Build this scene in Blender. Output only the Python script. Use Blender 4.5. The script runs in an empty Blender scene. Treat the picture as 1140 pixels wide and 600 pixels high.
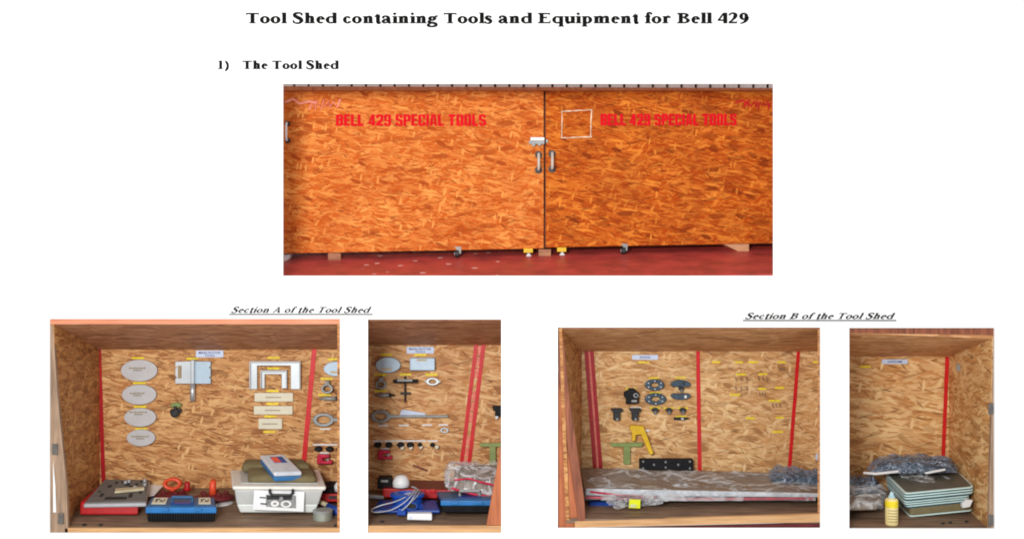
import bpy, math, random
from mathutils import Vector, noise
random.seed(7)
D = 12.0                       # distance camera - page; 1 unit = 100 px of the page
C = bpy.context.scene.collection
PI = math.pi
def P(px, py, y=0.0):
    k = 1 + y / D
    return Vector(((px-570)/100*k, y, (300-py)/100*k))
def lin(r, g, b):
    f = lambda c: (c/255/12.92) if c/255 <= .04045 else ((c/255+.055)/1.055)**2.4
    return (f(r), f(g), f(b), 1)

# ------------------------------------------------------------------ materials
def newmat(name):
    m = bpy.data.materials.new(name); m.use_nodes = True
    nt = m.node_tree; b = nt.nodes['Principled BSDF']
    return m, nt, b
def N(nt, t, **k):
    n = nt.nodes.new(t)
    for a, v in k.items(): setattr(n, a, v)
    return n
def plain(name, rgb, rough=.55, metal=0, var=.18, scale=9, spec=.4, bump=.0):
    m, nt, b = newmat(name)
    tc = N(nt, 'ShaderNodeTexCoord')
    nz = N(nt, 'ShaderNodeTexNoise'); nz.inputs['Scale'].default_value = scale; nz.inputs['Detail'].default_value = 5
    nt.links.new(tc.outputs['Object'], nz.inputs['Vector'])
    r = N(nt, 'ShaderNodeValToRGB'); c = lin(*rgb)
    r.color_ramp.elements[0].position = .3; r.color_ramp.elements[1].position = .7
    r.color_ramp.elements[0].color = tuple(x*(1-var) for x in c[:3])+(1,)
    r.color_ramp.elements[1].color = tuple(min(1, x*(1+var)) for x in c[:3])+(1,)
    nt.links.new(nz.outputs['Fac'], r.inputs['Fac']); nt.links.new(r.outputs['Color'], b.inputs['Base Color'])
    b.inputs['Roughness'].default_value = rough; b.inputs['Metallic'].default_value = metal
    b.inputs['Specular IOR Level'].default_value = spec
    if bump:
        bp = N(nt, 'ShaderNodeBump'); bp.inputs['Strength'].default_value = bump; bp.inputs['Distance'].default_value = .02
        nt.links.new(nz.outputs['Fac'], bp.inputs['Height']); nt.links.new(bp.outputs['Normal'], b.inputs['Normal'])
    return m
def osb(name, dark, mid, light, L=.20, W=.034, rough=.6, contrast=1.0, redpatch=.25, red=(150, 75, 35), spec=.35):
    """oriented strand board: several layers of long random strands lying over each other"""
    m, nt, b = newmat(name); lk = nt.links.new
    uv = N(nt, 'ShaderNodeUVMap')
    wn = N(nt, 'ShaderNodeTexNoise'); wn.inputs['Scale'].default_value = 3.2; wn.inputs['Detail'].default_value = 4
    lk(uv.outputs[0], wn.inputs['Vector'])
    sub = N(nt, 'ShaderNodeVectorMath', operation='SUBTRACT'); lk(wn.outputs['Color'], sub.inputs[0]); sub.inputs[1].default_value = (.5, .5, .5)
    scl = N(nt, 'ShaderNodeVectorMath', operation='SCALE'); lk(sub.outputs[0], scl.inputs[0]); scl.inputs['Scale'].default_value = .03
    add = N(nt, 'ShaderNodeVectorMath', operation='ADD'); lk(uv.outputs[0], add.inputs[0]); lk(scl.outputs[0], add.inputs[1])
    cur = None
    layers = [(4, 1, 1.3, -1), (-12, 1, 1, .35), (18, .9, 1, .5), (-30, .8, .9, .68), (7, 1.3, .7, .4), (52, .6, .8, .86), (-68, .5, .7, .9), (-5, 1.2, .6, .5), (30, .6, .6, .82), (2, .8, .5, .6), (-16, .7, .5, .7)]
    for i, (ang, sl, sw, th) in enumerate(layers):
        mp = N(nt, 'ShaderNodeMapping'); mp.vector_type = 'TEXTURE'
        mp.inputs['Location'].default_value = (i*3.7, i*1.9, 0)
        mp.inputs['Rotation'].default_value = (0, 0, math.radians(ang)); mp.inputs['Scale'].default_value = (L*sl, W*sw, 1)
        lk(add.outputs[0], mp.inputs['Vector'])
        vo = N(nt, 'ShaderNodeTexVoronoi'); vo.voronoi_dimensions = '2D'; vo.inputs['Scale'].default_value = 1
        lk(mp.outputs[0], vo.inputs['Vector'])
        sp = N(nt, 'ShaderNodeSeparateColor'); lk(vo.outputs['Color'], sp.inputs[0])
        # grain along the strand
        gm = N(nt, 'ShaderNodeTexNoise'); gm.inputs['Scale'].default_value = 1.6; gm.inputs['Detail'].default_value = 6; gm.inputs['Roughness'].default_value = .7
        lk(mp.outputs[0], gm.inputs['Vector'])
        tone = N(nt, 'ShaderNodeMath', operation='MULTIPLY_ADD'); lk(gm.outputs['Fac'], tone.inputs[0]); tone.inputs[1].default_value = .95
        t2 = N(nt, 'ShaderNodeMath', operation='MULTIPLY_ADD'); lk(sp.outputs[1], t2.inputs[0]); t2.inputs[1].default_value = .74*contrast; t2.inputs[2].default_value = -.28+.31*(1-contrast)
        lk(t2.outputs[0], tone.inputs[2])
        if cur is None: cur = tone.outputs[0]; continue
        gt = N(nt, 'ShaderNodeMath', operation='GREATER_THAN'); lk(sp.outputs[0], gt.inputs[0]); gt.inputs[1].default_value = th
        mx = N(nt, 'ShaderNodeMix'); mx.data_type = 'FLOAT'
        lk(gt.outputs[0], mx.inputs[0]); lk(cur, mx.inputs[2]); lk(tone.outputs[0], mx.inputs[3]); cur = mx.outputs[0]
    rp = N(nt, 'ShaderNodeValToRGB'); e = rp.color_ramp.elements
    e[0].position = .05; e[0].color = lin(*dark); e[1].position = .98; e[1].color = lin(*light)
    a = e.new(.42); a.color = lin(*mid)
    a = e.new(.16); a.color = lin(*[(p+q*1.2)/2.2 for p, q in zip(dark, mid)])
    lk(cur, rp.inputs['Fac'])
    # scattered pale and dark chips lying at all angles
    def chips(ang, ll, ww, th, seed):
        mp = N(nt, 'ShaderNodeMapping'); mp.vector_type = 'TEXTURE'
        mp.inputs['Location'].default_value = (seed*2.3, seed*5.1, 0); mp.inputs['Rotation'].default_value = (0, 0, math.radians(ang)); mp.inputs['Scale'].default_value = (ll, ww, 1)
        lk(add.outputs[0], mp.inputs['Vector'])
        vo = N(nt, 'ShaderNodeTexVoronoi'); vo.voronoi_dimensions = '2D'; vo.inputs['Scale'].default_value = 1; vo.inputs['Randomness'].default_value = .9
        lk(mp.outputs[0], vo.inputs['Vector']); sp = N(nt, 'ShaderNodeSeparateColor'); lk(vo.outputs['Color'], sp.inputs[0])
        g = N(nt, 'ShaderNodeMath', operation='GREATER_THAN'); lk(sp.outputs[0], g.inputs[0]); g.inputs[1].default_value = th
        d = N(nt, 'ShaderNodeMapRange'); lk(vo.outputs['Distance'], d.inputs[0]); d.inputs[1].default_value = .36; d.inputs[2].default_value = .5; d.inputs[3].default_value = 1; d.inputs[4].default_value = 0
        mu = N(nt, 'ShaderNodeMath', operation='MULTIPLY'); lk(g.outputs[0], mu.inputs[0]); lk(d.outputs[0], mu.inputs[1])
        m2 = N(nt, 'ShaderNodeMath', operation='MULTIPLY'); lk(mu.outputs[0], m2.inputs[0]); lk(sp.outputs[2], m2.inputs[1]); return m2.outputs[0]
    base = rp.outputs[0]
    for k, (ang, ll, ww, th, colr, amt) in enumerate(((25, L*.9, W*1.7, .87, light, .95), (-35, L*.8, W*1.5, .88, light, .95), (62, L*.6, W*1.6, .92, light, 1.0), (40, L*.7, W*1.7, .9, mid, 1.5), (-22, L*.9, W*2.2, .9, [(a_+b_)/2 for a_, b_ in zip(dark, mid)], 1.3), (-8, L*1.4, W*1.3, .84, light, 1.2), (14, L*1.1, W*.6, .88, dark, .7), (-50, L*.6, W*.5, .95, dark, .8), (-14, L*.6, W*.35, .94, [c*.7 for c in dark], 1.0), (3, L*1.6, W*2.6, .8, [(a_+b_)/2 for a_, b_ in zip(dark, mid)], .9), (80, L*.6, W*1.1, .93, light, 1.2), (-20, L*1.8, W*2, .86, [(a_+b_)/2 for a_, b_ in zip(light, mid)], 1.0))):
        sc2 = N(nt, 'ShaderNodeMath', operation='MULTIPLY'); sc2.use_clamp = True; lk(chips(ang, ll, ww, th, k+1), sc2.inputs[0]); sc2.inputs[1].default_value = amt
        mxx = N(nt, 'ShaderNodeMix'); mxx.data_type = 'RGBA'; lk(sc2.outputs[0], mxx.inputs[0]); lk(base, mxx.inputs[6]); mxx.inputs[7].default_value = lin(*colr); base = mxx.outputs[2]
    pn = N(nt, 'ShaderNodeTexNoise'); pn.inputs['Scale'].default_value = 1.6; pn.inputs['Detail'].default_value = 6; pn.inputs['Roughness'].default_value = .65
    lk(uv.outputs[0], pn.inputs['Vector'])
    mr = N(nt, 'ShaderNodeMapRange'); lk(pn.outputs['Fac'], mr.inputs[0]); mr.inputs[1].default_value = .42; mr.inputs[2].default_value = .72; mr.inputs[3].default_value = 0; mr.inputs[4].default_value = redpatch
    mc = N(nt, 'ShaderNodeMix'); mc.data_type = 'RGBA'; mc.blend_type = 'MIX'
    lk(mr.outputs[0], mc.inputs[0]); lk(base, mc.inputs[6]); mc.inputs[7].default_value = lin(*red)
    lk(mc.outputs[2], b.inputs['Base Color'])
    bp = N(nt, 'ShaderNodeBump'); bp.inputs['Strength'].default_value = .5; bp.inputs['Distance'].default_value = .012
    lk(cur, bp.inputs['Height']); lk(bp.outputs[0], b.inputs['Normal'])
    b.inputs['Roughness'].default_value = rough; b.inputs['Specular IOR Level'].default_value = spec
    return m
def grained(name, dark, light, sx=.6, sy=7, rough=.65, axis_v=False, spots=0):
    m, nt, b = newmat(name); lk = nt.links.new
    uv = N(nt, 'ShaderNodeUVMap'); mp = N(nt, 'ShaderNodeMapping'); lk(uv.outputs[0], mp.inputs[0])
    mp.inputs['Scale'].default_value = (sy, sx, 1) if axis_v else (sx, sy, 1)
    nz = N(nt, 'ShaderNodeTexNoise'); nz.inputs['Scale'].default_value = 3; nz.inputs['Detail'].default_value = 8; nz.inputs['Roughness'].default_value = .65; nz.inputs['Distortion'].default_value = .4
    lk(mp.outputs[0], nz.inputs['Vector'])
    r = N(nt, 'ShaderNodeValToRGB'); e = r.color_ramp.elements
    e[0].position = .32; e[0].color = lin(*dark); e[1].position = .66; e[1].color = lin(*light)
    lk(nz.outputs['Fac'], r.inputs[0]); lk(r.outputs[0], b.inputs['Base Color'])
    b.inputs['Roughness'].default_value = rough
    bp = N(nt, 'ShaderNodeBump'); bp.inputs['Strength'].default_value = .3; bp.inputs['Distance'].default_value = .01
    lk(nz.outputs['Fac'], bp.inputs['Height']); lk(bp.outputs[0], b.inputs['Normal'])
    return m
def plastic_film(name, tint=(225, 228, 232), opac=.35, scale=7, bump=1.0):
    m, nt, b = newmat(name); lk = nt.links.new
    tc = N(nt, 'ShaderNodeTexCoord')
    mp = N(nt, 'ShaderNodeMapping'); lk(tc.outputs['Object'], mp.inputs[0]); mp.inputs['Rotation'].default_value = (0, 0, .5); mp.inputs['Scale'].default_value = (1, 2.4, 1.5)
    nz = N(nt, 'ShaderNodeTexNoise'); nz.inputs['Scale'].default_value = scale; nz.inputs['Detail'].default_value = 6; nz.inputs['Distortion'].default_value = 1.6
    nz.noise_type = 'RIDGED_MULTIFRACTAL' if hasattr(nz, 'noise_type') else nz.noise_type
    lk(mp.outputs[0], nz.inputs['Vector'])
    bp = N(nt, 'ShaderNodeBump'); bp.inputs['Strength'].default_value = bump; bp.inputs['Distance'].default_value = .03
    lk(nz.outputs['Fac'], bp.inputs['Height']); lk(bp.outputs[0], b.inputs['Normal'])
    b.inputs['Base Color'].default_value = lin(*tint); b.inputs['Roughness'].default_value = .24; b.inputs['Specular IOR Level'].default_value = .8
    tr = N(nt, 'ShaderNodeBsdfTransparent'); mx = N(nt, 'ShaderNodeMixShader'); acc = None
    for k, (rz, sx_, sy_, wd) in enumerate(((.5, .8, 3.2, .035), (-.6, 1.0, 4.0, .03), (.1, 1.6, 2.0, .03))):  # pale streaks along creases: film highlights painted in through the opacity
        m2 = N(nt, 'ShaderNodeMapping'); lk(tc.outputs['Object'], m2.inputs[0]); m2.inputs['Rotation'].default_value = (0, 0, rz); m2.inputs['Scale'].default_value = (sx_, sy_, 1.5); m2.inputs['Location'].default_value = (k*3, k, 0)
        n2 = N(nt, 'ShaderNodeTexNoise'); n2.inputs['Scale'].default_value = scale*.45; n2.inputs['Detail'].default_value = 2; lk(m2.outputs[0], n2.inputs['Vector'])
        s1 = N(nt, 'ShaderNodeMath', operation='SUBTRACT'); lk(n2.outputs['Fac'], s1.inputs[0]); s1.inputs[1].default_value = .5
        s2 = N(nt, 'ShaderNodeMath', operation='ABSOLUTE'); lk(s1.outputs[0], s2.inputs[0])
        s3 = N(nt, 'ShaderNodeMapRange'); lk(s2.outputs[0], s3.inputs[0]); s3.inputs[1].default_value = 0; s3.inputs[2].default_value = wd; s3.inputs[3].default_value = opac*1.6; s3.inputs[4].default_value = 0
        if acc is None: acc = s3.outputs[0]
        else:
            s4 = N(nt, 'ShaderNodeMath', operation='MAXIMUM'); lk(acc, s4.inputs[0]); lk(s3.outputs[0], s4.inputs[1]); acc = s4.outputs[0]
    mr = N(nt, 'ShaderNodeMath', operation='ADD'); mr.use_clamp = True; lk(acc, mr.inputs[0]); mr.inputs[1].default_value = opac*.4
    lk(mr.outputs[0], mx.inputs[0]); lk(tr.outputs[0], mx.inputs[1]); lk(b.outputs[0], mx.inputs[2])
    lk(mx.outputs[0], nt.nodes['Material Output'].inputs['Surface'])
    return m

MT = dict(
    paper=plain('paper_white', (248, 248, 248), .9, var=.01, scale=1, spec=.1),
    ink=plain('black_ink', (14, 14, 16), .8, var=.1, spec=.1),
    ink_grey=plain('grey_ink', (48, 48, 52), .8, var=.1, spec=.1),
    wall=osb('osb_interior', (108, 66, 30), (186, 126, 72), (226, 180, 122)),
    wall_warm=osb('osb_interior_pale', (128, 78, 40), (200, 140, 84), (236, 194, 140), L=.24, W=.038),
    wall_b=osb('osb_interior_section_b', (128, 84, 46), (206, 154, 96), (240, 206, 154), L=.2, W=.032, contrast=.85),
    wall_b2=osb('osb_interior_end', (128, 82, 42), (210, 152, 90), (244, 208, 150), L=.28, W=.045),
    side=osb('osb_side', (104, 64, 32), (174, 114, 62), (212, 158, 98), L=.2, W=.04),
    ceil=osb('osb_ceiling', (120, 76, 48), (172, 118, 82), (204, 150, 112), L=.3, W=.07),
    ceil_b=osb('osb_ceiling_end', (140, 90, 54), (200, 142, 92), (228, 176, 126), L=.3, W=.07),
    door=osb('osb_varnished_glare', (136, 54, 14), (206, 98, 30), (240, 158, 80), L=.17, W=.028, rough=.6, spec=.1, contrast=.8, redpatch=.45, red=(176, 66, 14)),  # left door: paler copy of the board, varnish glare put into the colour
    door_r=osb('osb_varnished_no_glare', (98, 38, 6), (182, 74, 8), (228, 134, 48), L=.17, W=.028, rough=.6, spec=.1, contrast=.8, redpatch=.5, red=(134, 52, 12)),
    shelf=grained('worn_shelf_board', (92, 72, 58), (148, 120, 96), .7, 5),
    rail=grained('pale_pine', (176, 128, 82), (216, 172, 122), .5, 9),
    beam=grained('salmon_beam', (196, 118, 84), (226, 154, 118), .4, 6),
    post=grained('red_brown_post', (96, 48, 30), (160, 92, 62), .5, 6, axis_v=True),
    post_or=grained('orange_post', (158, 84, 48), (196, 116, 72), .6, 6, axis_v=True),
    post_grey=grained('weathered_post', (120, 96, 76), (176, 146, 120), .6, 6, axis_v=True),
    tape=plain('red_tape', (206, 30, 36), .35, var=.12, scale=14),
    tape_dk=plain('deep_red_tape', (168, 24, 34), .35, var=.12, scale=14),
    tape_pale=plain('tape_liner', (236, 120, 108), .4, var=.25, scale=16),
    yellow=plain('yellow_label', (236, 212, 40), .5, var=.2, scale=30),
    whitelab=plain('white_label', (226, 226, 226), .5, var=.06),
    bluelab=plain('pale_blue_label', (200, 214, 240), .5, var=.05),
    navy=plain('navy_ink', (54, 62, 120), .6),
    brownink=plain('brown_print', (150, 132, 100), .7),
    disc=plain('brushed_grey', (190, 190, 192), .5, .15, var=.05),
    discblue=plain('cool_aluminium', (176, 196, 212), .45, .2, var=.06),
    alu=plain('aluminium', (200, 206, 210), .35, .6, var=.08, scale=4),
    ivory=plain('ivory_plate', (218, 212, 190), .55, var=.05),
    steel=plain('dull_steel', (140, 142, 142), .4, .6, var=.25, scale=12),
    grey=plain('mid_grey', (150, 152, 150), .55, .2, var=.12),
    dark=plain('dark_metal', (46, 46, 48), .45, .3, var=.4, scale=20),
    black=plain('black_plastic', (22, 23, 28), .6, var=.3, scale=12, spec=.2),
    slate=plain('slate_blue_metal', (66, 84, 100), .35, .3, var=.25, scale=12),
    redp=plain('red_plastic', (190, 22, 30), .4, var=.2),
    redcase=plain('red_case', (176, 20, 26), .45, var=.12),
    maroon=plain('maroon_plastic', (100, 30, 34), .45, var=.2),
    magenta=plain('crimson_metal', (190, 34, 66), .35, .2, var=.3, scale=14),
    orange=plain('orange_plastic', (226, 78, 44), .4, var=.1),
    foam=plain('grey_foam', (112, 110, 106), .75, var=.08, scale=6),
    foam_edge=plain('light_grey_edge', (176, 178, 184), .5, var=.05),
    darkhole=plain('dark_cutout', (42, 42, 44), .8, var=.3),
    stick=plain('beige_stick', (196, 184, 152), .6),
    blue=plain('toolbox_blue', (34, 112, 178), .4, var=.12),
    bluedk=plain('toolbox_lid_blue', (50, 92, 132), .45, var=.12),
    royal=plain('royal_blue', (26, 74, 168), .35, var=.25),
    navyp=plain('navy_plastic', (26, 62, 140), .4, var=.3),
    bin=plain('bin_plastic', (190, 192, 190), .45, var=.08),
    binrim=plain('bin_rim', (224, 222, 214), .45, var=.04),
    binwhite=plain('bin_white_base', (226, 232, 230), .4, var=.04),
    photogrey=plain('photo_grey', (132, 132, 132), .5, var=.4, scale=20),
    olive=plain('olive_fabric', (118, 106, 74), .85, var=.18, bump=.5),
    clear=plain('milky_lid', (196, 200, 208), .25, var=.1, spec=.7),
    orgblue=plain('organiser_blue', (44, 104, 156), .4, var=.1),
    tin=plain('grey_green_tin', (160, 168, 156), .35, .4, var=.1),
    green=plain('pale_green_paint', (142, 158, 96), .55, var=.15),
    green2=plain('grey_green_paint', (128, 146, 84), .55, var=.15),
    gold=plain('yellow_paint', (220, 180, 28), .5, var=.15),
    neon=plain('neon_yellow', (226, 232, 20), .5, var=.05),
    white=plain('white_plastic', (228, 230, 232), .4, var=.04),
    redfloor=None,
    corr=plain('galvanised_sheet', (250, 250, 250), .45, .1, var=.12),
    corrdark=plain('dark_backing', (44, 42, 42), .7),
    boardtop=plain('grey_brown_board', (136, 120, 104), .6, var=.12, scale=4),
    boardside=plain('pale_foil_edge', (190, 196, 202), .35, var=.25, scale=14),
    film=plastic_film('clear_film', (224, 228, 232), opac=.26, scale=2.2, bump=.4),
    film2=plastic_film('crumpled_bag_film', (228, 230, 234), .34, 4.5, .45),
    bubble=plastic_film('bubble_wrap', (140, 156, 178), .42, 10, .8),
    tray=plain('teal_grey_tray', (58, 92, 106), .45, var=.12),
    traytop=plain('tray_top_grey', (94, 94, 86), .5, var=.15, scale=5),
    trayedge=plain('pale_tray_edge', (206, 232, 228), .4, var=.06),
    olivebase=plain('olive_book', (122, 112, 80), .6, var=.1),
    bottle=plain('cream_bottle', (232, 214, 150), .4, var=.08, scale=20),
    bottlecap=plain('pale_blue_cap', (176, 206, 214), .4, var=.05),
    wirew=plain('grey_wire', (184, 186, 190), .4, .2),
    tapewhite=plain('masking_tape', (226, 196, 166), .6, var=.25, scale=12),
    scribble=plain('red_marker', (196, 24, 24), .8, var=.2, scale=12),
    scribble_glare=plain('red_marker_glare', (240, 150, 130), .5, var=.2, scale=12),  # red marker paled to pink, glare painted into its colour
    handlealu=plain('handle_metal', (190, 180, 170), .5, .1, var=.1),
    hingegrey=plain('dull_hinge', (104, 98, 94), .6, .2, var=.25, scale=16),
    hook=plain('hook_wire', (128, 108, 92), .6),
    redletter=plain('red_lettering', (214, 18, 34), .8, var=.12, spec=.1),
    woodblock=grained('wood_block', (126, 74, 48), (182, 122, 86), 1, 6),
    pale_block=grained('pale_wedge', (176, 118, 78), (214, 164, 124), 1, 6),
)
def floor_red():
    m, nt, b = newmat('red_painted_concrete'); lk = nt.links.new
    tc = N(nt, 'ShaderNodeTexCoord'); mp = N(nt, 'ShaderNodeMapping'); lk(tc.outputs['Object'], mp.inputs[0]); mp.inputs['Scale'].default_value = (1, 1.6, 1)
    nz = N(nt, 'ShaderNodeTexNoise'); nz.inputs['Scale'].default_value = 3.4; nz.inputs['Detail'].default_value = 8; nz.inputs['Roughness'].default_value = .6
    lk(mp.outputs[0], nz.inputs['Vector'])
    r = N(nt, 'ShaderNodeValToRGB'); e = r.color_ramp.elements
    e[0].position = .3; e[0].color = lin(140, 52, 50); e[1].position = .7; e[1].color = lin(196, 74, 66)
    lk(nz.outputs['Fac'], r.inputs[0])
    vo = N(nt, 'ShaderNodeTexVoronoi'); vo.inputs['Scale'].default_value = 7; lk(mp.outputs[0], vo.inputs['Vector'])
    lt = N(nt, 'ShaderNodeMath', operation='LESS_THAN'); lk(vo.outputs['Distance'], lt.inputs[0]); lt.inputs[1].default_value = .26
    sp = N(nt, 'ShaderNodeSeparateColor'); lk(vo.outputs['Color'], sp.inputs[0])
    g2 = N(nt, 'ShaderNodeMath', operation='GREATER_THAN'); lk(sp.outputs[0], g2.inputs[0]); g2.inputs[1].default_value = .78
    ml = N(nt, 'ShaderNodeMath', operation='MULTIPLY'); lk(lt.outputs[0], ml.inputs[0]); lk(g2.outputs[0], ml.inputs[1])
    # only one part of the floor is speckled with chipped paint
    sx = N(nt, 'ShaderNodeSeparateXYZ'); lk(tc.outputs['Object'], sx.inputs[0])
    cm = N(nt, 'ShaderNodeMath', operation='COMPARE'); lk(sx.outputs[0], cm.inputs[0]); cm.inputs[1].default_value = -.95; cm.inputs[2].default_value = .8
    m3 = N(nt, 'ShaderNodeMath', operation='MULTIPLY'); lk(ml.outputs[0], m3.inputs[0]); lk(cm.outputs[0], m3.inputs[1])
    mx = N(nt, 'ShaderNodeMix'); mx.data_type = 'RGBA'; lk(m3.outputs[0], mx.inputs[0]); lk(r.outputs[0], mx.inputs[6]); mx.inputs[7].default_value = lin(216, 170, 164)
    lk(mx.outputs[2], b.inputs['Base Color']); b.inputs['Roughness'].default_value = .4
    return m
MT['redfloor'] = floor_red()

# ------------------------------------------------------------------ mesh builder
class M:
    def __init__(s): s.v = []; s.f = []
    def add(s, vs, fs):
        o = len(s.v); s.v += [Vector(v) for v in vs]; s.f += [tuple(i+o for i in f) for f in fs]; return s
    def prism3(s, pts, t):
        """front polygon given as 3D points facing -y, extruded backwards by t"""
        n = len(pts); b = [p+Vector((0, t, 0)) for p in pts]
        return s.add(list(pts)+b, [tuple(range(n)), tuple(range(2*n-1, n-1, -1))]+[(i, i+n, (i+1) % n+n, (i+1) % n) for i in range(n)])
    def prism(s, px, y, t): return s.prism3([P(a, b, y) for a, b in px], t)
    def rect(s, x0, y0, x1, y1, y, t): return s.prism([(x0, y1), (x1, y1), (x1, y0), (x0, y0)], y, t)
    def ellipse(s, cx, cy, rx, ry, y, t, n=40, a0=0, a1=360, ch=0):
        full = abs(a1-a0) >= 360
        k = n if full else n+1
        pts = [(cx+rx*math.cos(math.radians(a0+(a1-a0)*i/n)), cy-ry*math.sin(math.radians(a0+(a1-a0)*i/n))) for i in range(k)]
        return s.prism(pts, y, t)
    def ring(s, cx, cy, rx, ry, ix, iy, y, t, n=40):
        vs = []; fs = []
        for i in range(n):
            a = 2*PI*i/n; c, q = math.cos(a), math.sin(a)
            for (X, Y, d) in ((rx, ry, 0), (ix, iy, 0), (ix, iy, t), (rx, ry, t)):
                p = P(cx+X*c, cy-Y*q, y); vs.append(p+Vector((0, d, 0)))
        for i in range(n):
            j = (i+1) % n
            for k in range(4): fs.append((4*i+k, 4*j+k, 4*j+(k+1) % 4, 4*i+(k+1) % 4))
        return s.add(vs, fs)
    def hexa(s, top, bot):
        """top and bottom: four 3D points each, order front-left, front-right, back-right, back-left"""
        return s.add(list(top)+list(bot), [(0, 1, 2, 3), (7, 6, 5, 4), (4, 5, 1, 0), (5, 6, 2, 1), (6, 7, 3, 2), (7, 4, 0, 3)])
    def box(s, a, b):
        x0, y0, z0 = a; x1, y1, z1 = b
        V = Vector
        return s.hexa([V((x0, y0, z1)), V((x1, y0, z1)), V((x1, y1, z1)), V((x0, y1, z1))], [V((x0, y0, z0)), V((x1, y0, z0)), V((x1, y1, z0)), V((x0, y1, z0))])
    def slab(s, top, drop, inset=0):
        c = sum(top, Vector())/4
        bot = [p+(c-p)*inset-Vector((0, 0, drop)) for p in top]
        return s.hexa(top, bot)
    def tube(s, pts, r, n=8, cap=True):
        pts = [Vector(p) for p in pts]; vs = []; fs = []; m = len(pts)
        rs = r if isinstance(r, (list, tuple)) else [r]*m
        for i, p in enumerate(pts):
            d = (pts[min(i+1, m-1)]-pts[max(i-1, 0)]).normalized()
            u = d.cross(Vector((0, 1, 0)));
            if u.length < .1: u = d.cross(Vector((1, 0, 0)))
            u.normalize(); w = d.cross(u)
            for k in range(n):
                a = 2*PI*k/n; vs.append(p+(u*math.cos(a)+w*math.sin(a))*rs[i])
        for i in range(m-1):
            for k in range(n): fs.append((i*n+k, i*n+(k+1) % n, (i+1)*n+(k+1) % n, (i+1)*n+k))
        if cap: fs += [tuple(range(n-1, -1, -1)), tuple((m-1)*n+k for k in range(n))]
        return s.add(vs, fs)
    def lathe(s, c, prof, axis='z', sx=1, sy=1, n=32):
        """profile [(radius, height)] round an axis through c"""
        vs = []; fs = []; m = len(prof)
        for r, h in prof:
            for k in range(n):
                a = 2*PI*k/n; u = r*math.cos(a)*sx; w = r*math.sin(a)*sy
                vs.append(Vector(c)+(Vector((u, w, h)) if axis == 'z' else Vector((h, w, u)) if axis == 'x' else Vector((u, h, w))))
        for i in range(m-1):
            for k in range(n): fs.append((i*n+k, i*n+(k+1) % n, (i+1)*n+(k+1) % n, (i+1)*n+k))
        fs += [tuple(range(n-1, -1, -1)), tuple((m-1)*n+k for k in range(n))]
        return s.add(vs, fs)
    def crumple(s, q, dome, amp, freq, nx=44, ny=20, seed=0, base=.01, edge=.05):
        """crumpled bag lying on the quad q (front-left, front-right, back-right, back-left)"""
        vs = []; fs = []
        for layer in (1, 0):
            for j in range(ny+1):
                for i in range(nx+1):
                    u, w = i/nx, j/ny
                    p = (q[0]*(1-u)+q[1]*u)*(1-w)+(q[3]*(1-u)+q[2]*u)*w
                    e = min(1, 7*u*(1-u)*1.3)*min(1, 7*w*(1-w)*1.3)
                    jx = noise.noise(Vector((u*6+seed, w*6, 1)))*edge; jy = noise.noise(Vector((u*6, w*6+seed, 5)))*edge
                    z = 0
                    if layer:
                        a = noise.noise(p*freq+Vector((seed, 0, 0))); b2 = abs(noise.noise(p*freq*2.3+Vector((0, seed, 0))))
                        c2 = abs(noise.noise(Vector((p.x*freq*1.2+p.y*freq*2, p.y*2, seed))))
                        z = e**.6*dome+(a*.8-b2*.6-c2*.9+.45)*amp*min(1, e+.15)
                        z = max(z, .004)
                    vs.append(p+Vector((jx, jy, z+(base if layer else 0))))
        k = (nx+1)*(ny+1)
        for j in range(ny):
            for i in range(nx):
                a = j*(nx+1)+i
                fs.append((a, a+1, a+nx+2, a+nx+1)); fs.append((k+a, k+a+nx+1, k+a+nx+2, k+a+1))
        for i in range(nx):
            fs.append((i, k+i, k+i+1, i+1)); a = ny*(nx+1)+i; fs.append((a, a+1, k+a+1, k+a))
        for j in range(ny):
            a = j*(nx+1); fs.append((a, a+nx+1, k+a+nx+1, k+a)); a += nx; fs.append((a, k+a, k+a+nx+1, a+nx+1))
        return s.add(vs, fs)
    def rslab(s, q, drop, r=.07, n=5):
        """flat slab through the quad q with rounded corners"""
        g = lambda u, w: (q[0]*(1-u)+q[1]*u)*(1-w)+(q[3]*(1-u)+q[2]*u)*w
        pts = []
        for (cu, cw, a0) in ((r, r, 180), (1-r, r, 270), (1-r, 1-r, 0), (r, 1-r, 90)):
            for i in range(n+1):
                a = math.radians(a0+90*i/n); pts.append(g(cu+r*math.cos(a), cw+r*math.sin(a)))
        k = len(pts); d = Vector((0, 0, -drop))
        return s.add(pts+[p+d for p in pts], [tuple(range(k)), tuple(range(2*k-1, k-1, -1))]+[(i, i+k, (i+1) % k+k, (i+1) % k) for i in range(k)])
    def build(s, name, mat, parent=None, bevel=0, smooth=False, loc=None, subsurf=0):
        if parent is not None:
            o0 = Vector(parent['_o'])
        else:
            xs = [v.x for v in s.v]; ys = [v.y for v in s.v]; zs = [v.z for v in s.v]
            o0 = Vector(loc) if loc is not None else Vector(((min(xs)+max(xs))/2, (min(ys)+max(ys))/2, min(zs)))
        me = bpy.data.meshes.new(name); me.from_pydata([v-o0 for v in s.v], [], s.f); me.update()
        uv = me.uv_layers.new(name='UVMap')
        for p in me.polygons:
            nn = p.normal; ax = max(range(3), key=lambda i: abs(nn[i]))
            for li in p.loop_indices:
                q = s.v[me.loops[li].vertex_index]
                uv.data[li].uv = (q.y, q.z) if ax == 0 else (q.x, q.z) if ax == 1 else (q.x, q.y)
            p.use_smooth = smooth
        o = bpy.data.objects.new(name, me); C.objects.link(o); me.materials.append(MT[mat])
        o['_o'] = tuple(o0)
        if parent is None: o.location = o0
        else: o.parent = parent
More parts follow.
